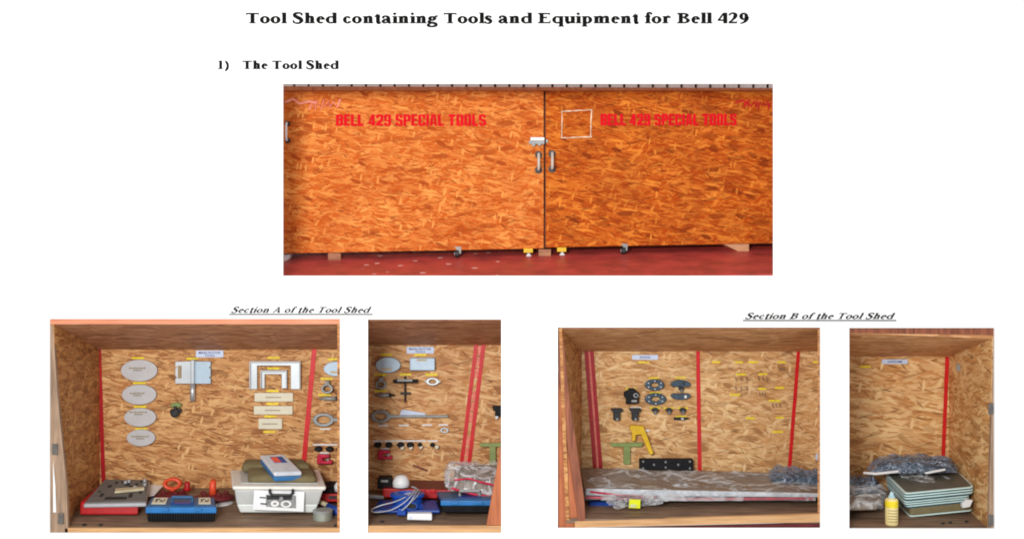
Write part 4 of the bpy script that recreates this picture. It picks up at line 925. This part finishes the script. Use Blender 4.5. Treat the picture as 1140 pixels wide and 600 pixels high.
hb = M().lathe(c, [(.19, 0), (.2, .03), (.17, .06), (.17, .13), (.2, .15), (.2, .18), (.12, .19), (.1, .15)], 'z', sy=.8, n=40).build('drum', 'royal', t, smooth=False)
M().ring(458.5, 563.3, 6.6, 4.4, 5.2, 3.2, .36, .02, 24).build('hole_rim', 'royal', hb); M().ellipse(458.5, 563.3, 5.6, 3.6, .37, .02, 24).build('hole', 'darkhole', hb)
for (x, y, rx, ry) in ((427, 560.5, 6, 2.2), (479, 561, 4.5, 1.8), (486, 566, 3, 1.5)):
    q = M(); cc = P(x, y, .62); q.lathe(cc+Vector((0, 0, -.02)), [(rx/100, 0), (rx/100, .012)], 'z', sy=.9, n=20)
    q.build('opening', 'darkhole', t)
w = M()
def wire(pts, r=.0065):
    q_ = [pts[0]]+pts+[pts[-1]]; out = []
    for i in range(1, len(q_)-2):
        for k_ in range(6):
            u = k_/6; f = lambda c_: .5*((2*q_[i][c_])+(-q_[i-1][c_]+q_[i+1][c_])*u+(2*q_[i-1][c_]-5*q_[i][c_]+4*q_[i+1][c_]-q_[i+2][c_])*u*u+(-q_[i-1][c_]+3*q_[i][c_]-3*q_[i+1][c_]+q_[i+2][c_])*u**3)
            out.append(P(f(0), f(1), f(2)))
    out.append(P(*pts[-1])); w.tube(out, r, 6)
wire([(462, 544, .6), (455, 551, .42), (440, 558, .36), (425, 562, .34), (415, 566, .34), (413.5, 568.5, .34), (420, 570, .33), (436, 567, .3), (450, 559, .32), (460, 549, .4), (464, 543, .6)])
wire([(466, 544, .6), (461, 552, .36), (455, 561, .3), (447, 568, .26)])
wire([(446, 551, .5), (455, 549, .5), (465, 547, .55), (463, 543, .6), (458, 541.5, .65)], .008)
wire([(468, 545, .6), (464, 552, .4), (450, 566, .28)], .006)
w.build('wires', 'wirew', t, smooth=True)
tag(M().tube([P(406, 552, .7), P(427, 553.5, .75)], [.03, .022], 12).build('grey_rod', 'grey', smooth=True), 'pale grey rod poking in at the left edge, beside the blue hose reel', 'rod')
t = thing('white_carton', 'small white carton lying on the shelf edge in front of the blue reel', 'carton', P(467, 579, .25))
M().hexa([P(453.5, 571.5, .17), P(481, 571.8, .17), P(481, 569.5, .26), P(454, 569.3, .26)], [P(453, 578.6, .17), P(481, 579.3, .17), P(481, 577, .26), P(454, 576.6, .26)]).build('carton', 'white', t, bevel=.012)
M().ellipse(457, 576, 1.7, 1.5, .162, .01, 16).build('cap', 'bluelab', t)
toolbox('toolbox with grey handle and no paper labels, under the plastic bag', 490.5, 549, 557, 562.4, 570.4, 486, 545, 546.5, .33, .85, 512, 534, labels=False)
t = thing('plastic_bag_bundle', 'crumpled clear plastic bag with red-edged contents lying on the second toolbox', 'bag', P(522, 550, .8))
M().crumple([P(503, 547, .7), P(560, 552, .7), P(562, 534, 1.1), P(508, 530, 1.15)], .16, .05, 4, 30, 16, 5).build('contents', 'boardtop', t, smooth=True)
M().tube([P(503, 543, .62), P(512, 546, .6), P(530, 550.5, .58), P(548, 553, .58)], .016, 8).build('red_edge', 'magenta', t); M().tube([P(506, 534, .62), P(522, 532.5, .62), P(536, 536.5, .6), P(550, 540, .6)], .013, 8).build('red_edge', 'magenta', t)
M().crumple([P(499, 545, .62), P(560, 552.5, .6), P(563, 533, 1.2), P(495, 527, 1.2)], .2, .1, 2.6, 60, 30, 9, edge=.1).build('film', 'film2', t)

# ================= compartment 3 (section B, left)
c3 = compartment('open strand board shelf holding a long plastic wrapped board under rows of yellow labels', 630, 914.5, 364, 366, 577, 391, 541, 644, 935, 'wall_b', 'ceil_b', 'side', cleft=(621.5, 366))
F3 = lambda py: fy_of(py, 577, 541)
M().rect(612, 355, 922, 365.8, .031, .05).build('top_beam', 'post', c3)
M().prism([(640, 587), (925, 580.5), (925, 571.5), (640, 580)], .031, .07).build('front_rail', 'rail', c3, bevel=.004)
M().prism([(640, 600), (925, 600), (925, 582), (640, 588.4)], .05, .05).build('lower_rail', 'maroon', c3)
M().prism([(645.5, 592), (652.5, 592), (651, 560), (643, 500), (634, 440), (626, 366), (620, 366), (622, 420), (632, 500)], .034, .1).build('front_post', 'post', c3, bevel=.01)
M().prism([(612, 592), (646, 592), (634, 500), (622, 418), (612, 366)], .06, .05).build('open_door', 'post_or', c3)
M().prism([(655, 391.5), (657.4, 391.5), (668.6, 541), (666.4, 541)], YW-.004, .003).build('tape_liner', 'tape_pale', c3)
tape(c3, 652.6, 391, 663.8, 541, 4.2, 'tape_dk'); tape(c3, 658.9, 391, 670.4, 541, 4.0, 'tape_dk')
tape(c3, 777, 390.5, 779.3, 541, 4.3); tape(c3, 889, 391, 877.3, 541, 4.0)
sign(c3, 703.7, 395, 732.6, 400.2, [('ENGINE', .4)])
for x, y in ((716.7, 403.4), (728, 420.6), (757.6, 420.4), (702, 432.6), (729, 437.2), (729.5, 453.8), (744.4, 454), (760, 454), (758.5, 463.4)): strip(c3, x, y, 12, 1.7)
strip(c3, 707.6, 453.8, 12, 1.6, 'whitelab')
YL = ((797.3, 403, 9, 0), (822.7, 403, 9, 0), (838.7, 403, 11, 0), (870, 403, 9, 0), (825, 416.6, 11, 0), (849, 416.3, 9.5, 0), (848.5, 432.6, 9, .05), (868, 431.5, 10, 0), (818.3, 439.2, 11.5, .04), (862.6, 446, 13.5, .03), (835.5, 465.3, 10, 0), (868, 464.7, 9, 0), (865.8, 480.5, 12, 0), (910, 403, 10, 0))
for x, y, w, r in YL: strip(c3, x, y, w, 2.1, rot=r)
# empty wire hooks under several labels
for i, (x, y, w, lb) in enumerate(((825, 420.5, 12, 'thin grey wire hooks below the first label of the second row'), (825, 431, 12, 'thin grey wire hooks two rows below the top labels, left of centre'), (849, 420.5, 9, 'thin grey wire hooks below the right label of the second row'), (848.5, 437.5, 6, 'thin grey wire hook hanging below the third-row label'), (870, 410, 5, 'long thin wire hook below the top label nearest the right tape'), (864, 450, 8, 'thin grey wire hooks below the widest yellow label'))):
    m = M()
    for dx in (-w/2, 0, w/2): m.tube([P(x+dx, y-1, YW-.005), P(x+dx, y, YW-.045), P(x+dx+.6, y+3, YW-.045), P(x+dx+1.4, y+2.4, YW-.045)], .0045, 6)
    tag(m.build('wire_hooks', 'hook'), lb, 'hooks', 'empty wire hooks on the labelled wall')
def ringdisc(x, y, rx, ry, lb):
    t = thing('ring_plate', lb, 'ring', P(x, y+ry, YB), 'slate ring plates')
    M().ring(x, y, rx, ry, rx*.4, ry*.4, YW-.07, .06, 40).build('plate', 'slate', t, bevel=.014)
    b = M()
    for k in range(6):
        a = PI/6+k*PI/3; q_ = P(x+rx*.72*math.cos(a), y+ry*.72*math.sin(a), YW-.075); b.lathe(q_, [(.009, -.005), (.009, .01)], 'y', n=8)
    b.build('bolts', 'alu', t)
ringdisc(729, 428.5, 11, 6.2, 'upper slate ring plate with a round hole, directly under its yellow label'); ringdisc(730, 444.2, 12, 6.6, 'lower and slightly wider slate ring plate with a round hole')
for (y0, y1, up, lb) in ((423, 430.4, 1, 'slate half disc with its round side up, above the small knob'), (438, 445, 0, 'slate half disc with its round side down, below the small knob')):
    t = thing('half_plate', lb, 'plate', P(758, y1, YB), 'slate half discs')
    m = M(); ns = 20; pts = []
    for i in range(ns+1):
        a = PI*i/ns; pts.append((758+11.3*math.cos(a), (y1-2.2)-(y1-y0-2.2)*math.sin(a)) if up else (758-11.3*math.cos(a), (y0+2.2)+(y1-y0-2.2)*math.sin(a)))
    if up: pts = [(767, y1)]+pts+[(749, y1)]
    else: pts = [(749, y0)]+pts+[(767, y0)]
    m.prism(pts, YW-.07, .06).build('plate', 'slate', t, bevel=.01)
    M().rect(760 if up else 762, y0+2, 762.4 if up else 764.5, y1-2, YW-.08, .01).build('mark', 'dark' if up else 'whitelab', t)
def bolt(x, y, lb, s=1):
    t = thing('hex_bolt', lb, 'bolt', P(x, y+4*s, YB), 'small dark bolts on the section B wall')
    M().lathe(P(x, y-.6*s, YW-.04), [(.046*s, -.01), (.046*s, .02), (.03*s, .035)], 'y', sx=1, sy=.75, n=6).build('head', 'dark', t)
    M().tube([P(x, y, YW-.05), P(x+.4, y+4*s, YW-.05)], [.022*s, .018*s], 10).build('shank', 'steel', t)
bolt(729.3, 457, 'small dark bolt, left of the three under the ring plates'); bolt(744.8, 457, 'small dark bolt, middle of the three under the ring plates'); bolt(760.2, 457, 'small dark bolt, right of the three, above the dart-shaped pin'); bolt(758.5, 433, 'dark knob between the two slate half discs', .85)
t = thing('bearing_puller', 'black chunky puller block left of the ring plates', 'puller', P(703, 450, YB))
M().prism([(697, 450), (711, 449), (712, 437), (707, 434.5), (707, 432.5), (700, 432.5), (700, 434.5), (695, 436.5), (695, 442), (697.5, 444)], YW-.1, .09).build('block', 'black', t, bevel=.012)
M().ring(708, 440, 3, 2.6, 1.6, 1.4, YW-.115, .012, 16).build('ring', 'steel', t); M().rect(703, 445, 709, 447.5, YW-.115, .014).build('jaw', 'steel', t)
for (x, lb) in ((687, 'black T-shaped connector nearer the doubled tape'), (707.5, 'black T-shaped connector under the small white label')):
    t = thing('tee_connector', lb, 'connector', P(x, 468, YB), 'black T-shaped connectors')
    M().prism([(x-4, 468), (x+3.4, 468), (x+3.6, 459), (x+6.6, 457.5), (x+6.4, 454.6), (x-6.6, 454.6), (x-6.6, 457.2), (x-4, 459)], YW-.09, .08).build('body', 'dark', t, bevel=.012)
    M().lathe(P(x, 466.4, YW-.095), [(.016, -.008), (.016, .01)], 'y', n=12).build('pin', 'steel', t)
t = thing('dart_pin', 'slim dark green dart-shaped pin below the right bolt', 'pin', P(759, 467.5, YB))
M().tube([P(750, 465.8, YW-.03), P(752, 465.8, YW-.03), P(762, 465.8, YW-.03), P(768, 465.6, YW-.03)], [.014, .02, .02, .005], 10).build('pin', 'dark', t, smooth=True); M().tube([P(758, 465.8, YW-.03), P(761, 465.8, YW-.03)], .0215, 10).build('collar', 'alu', t)
t = thing('hooked_gauge', 'yellow hooked gauge with a long slanting arm, above the green T gauge', 'gauge', P(714, 506, YB))
M().prism([(703.5, 490.5), (707.3, 490.5), (707.8, 484), (714, 483.5), (715, 474), (702, 473.2), (701.2, 477), (703.8, 482)], YW-.12, .08).build('head', 'gold', t, bevel=.008)
M().prism([(723.8, 506.4), (727.6, 504.6), (719.5, 482), (716.5, 474.6), (711.5, 474.2), (713, 482)], YW-.125, .08).build('arm', 'gold', t, bevel=.008)
M().rect(718, 478, 723, 480, YW-.03, .02).build('tag', 'whitelab', t)
green_t(679.3, 716.5, 492.6, 497, 694.4, 701.8, 516.6, 'dull green T-shaped gauge below the yellow hooked gauge', 'green2')
t = thing('black_bar', 'black rectangular bar lying against the wall above the wrapped board', 'bar', P(742, 524, YB))
M().rect(712.3, 511, 772, 523.8, 1.38, .1).build('bar', 'black', t, bevel=.012)
b = M()
for x, y in ((716, 513.5), (716, 521), (741, 514), (741, 520), (768, 513.5), (768, 521), (728, 517), (755, 517)): b.lathe(P(x, y, 1.375), [(.014, -.006), (.014, .01)], 'y', n=10)
b.build('screws', 'steel', t)
# the wrapped board
t = thing('wrapped_board', 'long flat board with a red edge, wrapped in clear plastic, filling the shelf', 'board', P(780, 556, .8))
btop = [P(651, 546, .55), P(925, 549.5, .6), P(925, 527, 1.42), P(645, 520, 1.42)]
M().slab(btop, .05, .005).build('board', 'boardtop', t, bevel=.015)
M().prism([(652, 551.5), (920, 553.5), (920, 549), (652, 543.5)], .53, .03).build('foil_edge', 'boardside', t, bevel=.01)
M().tube([P(652, 553.4, .52), P(700, 555.2, .52), P(770, 555.3, .54), P(906, 554.6, .56)], .016, 8).build('red_edge', 'magenta', t)
M().tube([P(657, 547, .52), P(690, 551, .51), P(730, 553.4, .51)], .012, 8).build('red_edge', 'magenta', t)
M().crumple([P(649, 555.5, .47), P(765, 557.5, .46), P(770, 530, 1.40), P(646, 525, 1.40)], .035, .07, 3, 90, 40, 21, edge=.06, base=.03).build('film', 'film', t)
M().crumple([P(730, 557.5, .48), P(908, 557, .5), P(925, 531, 1.40), P(738, 530, 1.40)], .035, .07, 3, 110, 40, 33, edge=.06, base=.03).build('film', 'film', t)
m = M().crumple([P(685, 566, .32), P(735, 561, .4), P(745, 555, .5), P(670, 555, .5)], .03, .08, 6, 30, 14, 14, edge=.08); m.build('loose_film', 'film', t)
t = thing('hanging_tag', 'bright neon yellow tag hanging from the front edge of the wrapped board', 'tag', P(706, 565.5, .4))
M().prism([(700, 565), (712.6, 565.6), (713, 556), (701, 555.4)], .36, .012).build('tag', 'neon', t); M().prism([(712.6, 566.5), (714, 564), (714, 558), (713, 557)], .37, .02).build('clip', 'black', t)
tag(M().hexa([P(655, 558, .6), P(688, 558, .6), P(684, 550, 1.2), P(656, 550, 1.2)], [P(655, 566, .55), P(686, 566, .55), P(684, 557, 1.1), P(656, 557, 1.1)]).build('under_board_shade', 'navyp', bevel=.02), 'added blue-black block standing in for shadow under the left end of the wrapped board', 'case')  # block added as the blue-black shadow below the board
t = thing('bubble_wrap_bundle', 'grey bubble wrap bundle on the right end of the wrapped board, section B left view', 'bundle', P(885, 538, 1.2))
M().crumple([P(861, 536, 1.0), P(925, 540, .95), P(925, 529, 1.42), P(860, 527, 1.4)], .05, .05, 4, 30, 14, 17).build('contents', 'slate', t, smooth=True)
M().crumple([P(858, 536, .95), P(926, 541, .9), P(926, 528, 1.44), P(856, 525.5, 1.42)], .07, .06, 7, 50, 24, 18, edge=.06).build('film', 'bubble', t)
tag(M().ellipse(911, 508.6, 3, 4, YW-.03, .029, 20).build('round_sticker', 'bluelab', bevel=.006), 'pale blue round sticker at the right edge, above the bubble wrap', 'sticker')

# ================= compartment 4 (section B, right)
c4 = compartment('narrow open corner shelf with a stack of trays and a small bottle', 938, 1106, 364, 370.5, 590, 396.5, 546, 920, 1060, 'wall_b2', 'ceil_b', 'wall_b2', cright=(1108.5, 377))
F4 = lambda py: fy_of(py, 590, 546)
M().prism([(936, 370.5), (1115, 372.8), (1115, 355), (936, 355)], .031, .06).build('top_beam', 'post', c4)
M().prism([(1100.5, 600), (1115, 600), (1115, 372), (1105.8, 377)], .031, .05).build('front_post', 'post_grey', c4, bevel=.004)
for yy in (455, 579):
    hh = M(); hh.rect(1101, yy-6, 1106, yy+6, .02, .01); hh.tube([P(1101.5, yy-6, .018), P(1101.5, yy+6, .018)], .013, 8)
    hh.build('hinge', 'hingegrey', c4)
tape(c4, 1054.6, 397, 1048.6, 546, 4.3)
sign(c4, 982, 400, 1010.4, 405, [('AIRFRAME', .6)])
strip(c4, 963, 408, 12.5, 2.4)
q = P(1067.8, 409.6, .9); M().rect(1065.5, 405.5, 1070, 413, 1.08, .02).build('catch_plate', 'grey', c4)
# bottle
t = thing('glue_bottle', 'small cream plastic bottle with a yellow band standing before the tray stack', 'bottle', P(992.5, 584, .25))
d = F4(583); c = P(992.6, 584, d); kk = 1+d/D; H = .305*kk; R = .07*kk
M().lathe(c, [(R*.9, 0), (R, .012), (R, H*.9), (R*.85, H*.97), (R*.45, H)], 'z', n=28).build('body', 'bottle', t, smooth=False)
M().lathe(c, [(R*1.01, H*.66), (R*1.02, H*.68), (R*1.02, H*.88), (R*1.0, H*.9)], 'z', n=28).build('yellow_band', 'neon', t).data.materials[0] = MT['yellow']
cap = M().lathe(c, [(R*.55, H*.98), (R*.55, H*1.05), (R*.4, H*1.08), (R*.25, H*1.2), (R*.12, H*1.22)], 'z', n=20).build('cap', 'bottlecap', t)
m = M()
for k in range(5): m.tube([c+Vector((R*1.012*math.sin(a), -R*1.012*math.cos(a), H*(.56-.1*k))) for a in (-.9, -.6, -.3, 0, .3, .6)], .004, 5)
m.build('print', 'brownink', t)
# tray stack: each tray is a thing
def lerp(a, b, u): return a*(1-u)+b*u
TOP = [P(1007.5, 549, .42), P(1085, 541.5, .5), P(1064, 521.5, 1.3), P(985, 527, 1.15)]
def tray(z, grow, lb, shift=(0, 0), edge='trayedge', thick=.03, last=False):
    q = [p+Vector((shift[0], shift[1], -z)) for p in TOP]; cc = sum(q, Vector())/4
    q = [cc+(p-cc)*grow for p in q]
    t = thing('slide_tray', lb, 'tray', cc-Vector((0, 0, thick)), 'stacked flat trays')
    q3 = [cc+(p-cc)*.985-Vector((0, 0, thick*.5)) for p in q]
    M().rslab(q3, thick*.5).build('tray', 'tray', t)
    M().rslab(q, thick*.5).build('rim', edge, t, bevel=.004)
    q2 = [cc+(p-cc)*.94+Vector((0, 0, .004)) for p in q]; M().rslab(q2, .01).build('surface', 'traytop', t)
    return q
tray(0, 1, 'topmost flat grey tray of the stack, partly under the bubble wrap')
tray(.030, 1, 'flat tray second from the top of the stack'); tray(.060, .995, 'flat tray third from the top of the stack')
tray(.104, .95, 'flat tray fourth from the top, just below the dark gap of the stack', (-.02, .0)); tray(.130, .94, 'flat tray fifth from the top of the stack', (-.02, 0)); tray(.156, .93, 'lowest flat tray of the stack, on the olive binder', (-.01, 0))
q = [p+Vector((0, 0, -.092)) for p in TOP]; cc = sum(q, Vector())/4
tag(M().slab([cc+(p-cc)*.9 for p in q], .024).build('gap_shade', 'dark'), 'dark sheet standing in for the shade in the gap of the tray stack', 'sheet')  # added to paint the shade between the two groups of trays
t = thing('olive_binder', 'thick olive binder at the bottom of the tray stack', 'binder', P(1045, 578, .6))
q = [p+Vector((.03, 0, -.188)) for p in TOP]; cc = sum(q, Vector())/4; q = [cc+(p-cc)*.9 for p in q]
M().rslab(q, .085).build('cover', 'olivebase', t, bevel=.01)
M().rslab([cc+(p-cc)*1.01-Vector((0, 0, .086)) for p in q], .014).build('bottom_edge', 'trayedge', t)
tag(M().prism([(1072, 565.5), (1080, 564), (1083.5, 556.5), (1077, 556), (1071.5, 561)], .42, .06).build('white_tag', 'white', bevel=.006), 'small white tag sticking out of the right side of the tray stack', 'tag')
# bubble wrap on top
t = thing('bubble_wrap_parcel', 'bluish grey bubble wrap parcel lying on top of the tray stack', 'parcel', P(1020, 527, 1))
M().crumple([P(974, 525, .95), P(1062, 524, .9), P(1058, 516, 1.35), P(982, 514, 1.35)], .06, .05, 4, 30, 14, 41).build('contents', 'slate', t, smooth=True)
M().crumple([P(966, 527.5, .9), P(1066, 526, .85), P(1060, 514, 1.42), P(974, 514, 1.42)], .09, .05, 7, 60, 28, 42, edge=.06).build('film', 'bubble', t)
M().tube([P(961, 526, .86), P(975, 527.2, .84), P(1000, 524.5, .84)], .016, 8).build('white_edge', 'white', t); M().tube([P(1030, 526.5, .78), P(1052, 522.4, .78)], .014, 8).build('white_edge', 'white', t)
tag(M().crumple([P(1015, 535, .75), P(1070, 542, .7), P(1072, 534, .95), P(1000, 529, 1.1)], .01, .05, 6, 40, 16, 44, edge=.06).build('clear_sheet', 'film'), 'loose clear plastic sheet trailing over the topmost tray', 'plastic sheet')
# left things
t = thing('wrapped_board', 'end of a plastic wrapped board at the left edge, section B right view', 'board', P(962, 572, .6))
M().slab([P(930, 562, .35), P(976, 561, .4), P(985, 548, 1.0), P(930, 548, 1.0)], .07).build('board', 'boardtop', t, bevel=.015)
M().crumple([P(930, 566, .3), P(982, 566, .35), P(989, 547, 1.05), P(930, 545, 1.05)], .07, .1, 4, 50, 26, 51, edge=.08).build('film', 'film', t)
t = thing('bubble_wrap_bundle', 'dark bubble wrap bundle at the left edge, behind the glue bottle', 'bundle', P(960, 548, 1.2))
M().crumple([P(930, 549, .9), P(976, 547, .95), P(974, 541, 1.35), P(930, 541, 1.35)], .06, .05, 4, 24, 14, 55).build('contents', 'slate', t, smooth=True)
M().crumple([P(930, 550, .86), P(979, 548, .9), P(977, 540, 1.4), P(930, 539, 1.4)], .09, .11, 7, 40, 24, 56, edge=.06).build('film', 'bubble', t)
for x, y in ((1050, 582), (1058, 581), (1076, 580)): M().lathe(P(x, y, F4(y)), [(.018, -.01), (.018, .008)], 'z', n=10).build('screw', 'darkhole', c4)

for o in bpy.data.objects:
    if '_o' in o: del o['_o']
# ------------------------------------------------------------------ light, camera
w = bpy.data.worlds.new('World'); bpy.context.scene.world = w; w.use_nodes = True
w.node_tree.nodes['Background'].inputs[0].default_value = (1, 1, 1, 1); w.node_tree.nodes['Background'].inputs[1].default_value = .74
la = bpy.data.lights.new('key_light', 'AREA'); la.shape = 'RECTANGLE'; la.size = 3.2; la.size_y = 2.2; la.energy = 1450; la.color = (1, .985, .96)
lo = bpy.data.objects.new('key_light', la); C.objects.link(lo); lo.location = (-3.0, -13, 1.9)
lo.rotation_euler = (Vector((0, 0, -.4))-lo.location).to_track_quat('-Z', 'Y').to_euler()
cd = bpy.data.cameras.new('camera'); co = bpy.data.objects.new('camera', cd); C.objects.link(co)
co.location = (0, -D, 0); co.rotation_euler = (PI/2, 0, 0); cd.sensor_width = 36; cd.lens = 18/(5.7/D); cd.clip_end = 200
sc_ = bpy.context.scene; sc_.camera = co
sc_.view_settings.view_transform = 'Standard'; sc_.view_settings.look = 'None'; sc_.view_settings.exposure = 0; sc_.view_settings.gamma = 1
sc_.render.engine = 'CYCLES'; sc_.cycles.pixel_filter_type = 'BLACKMAN_HARRIS'; sc_.cycles.filter_width = 1.9
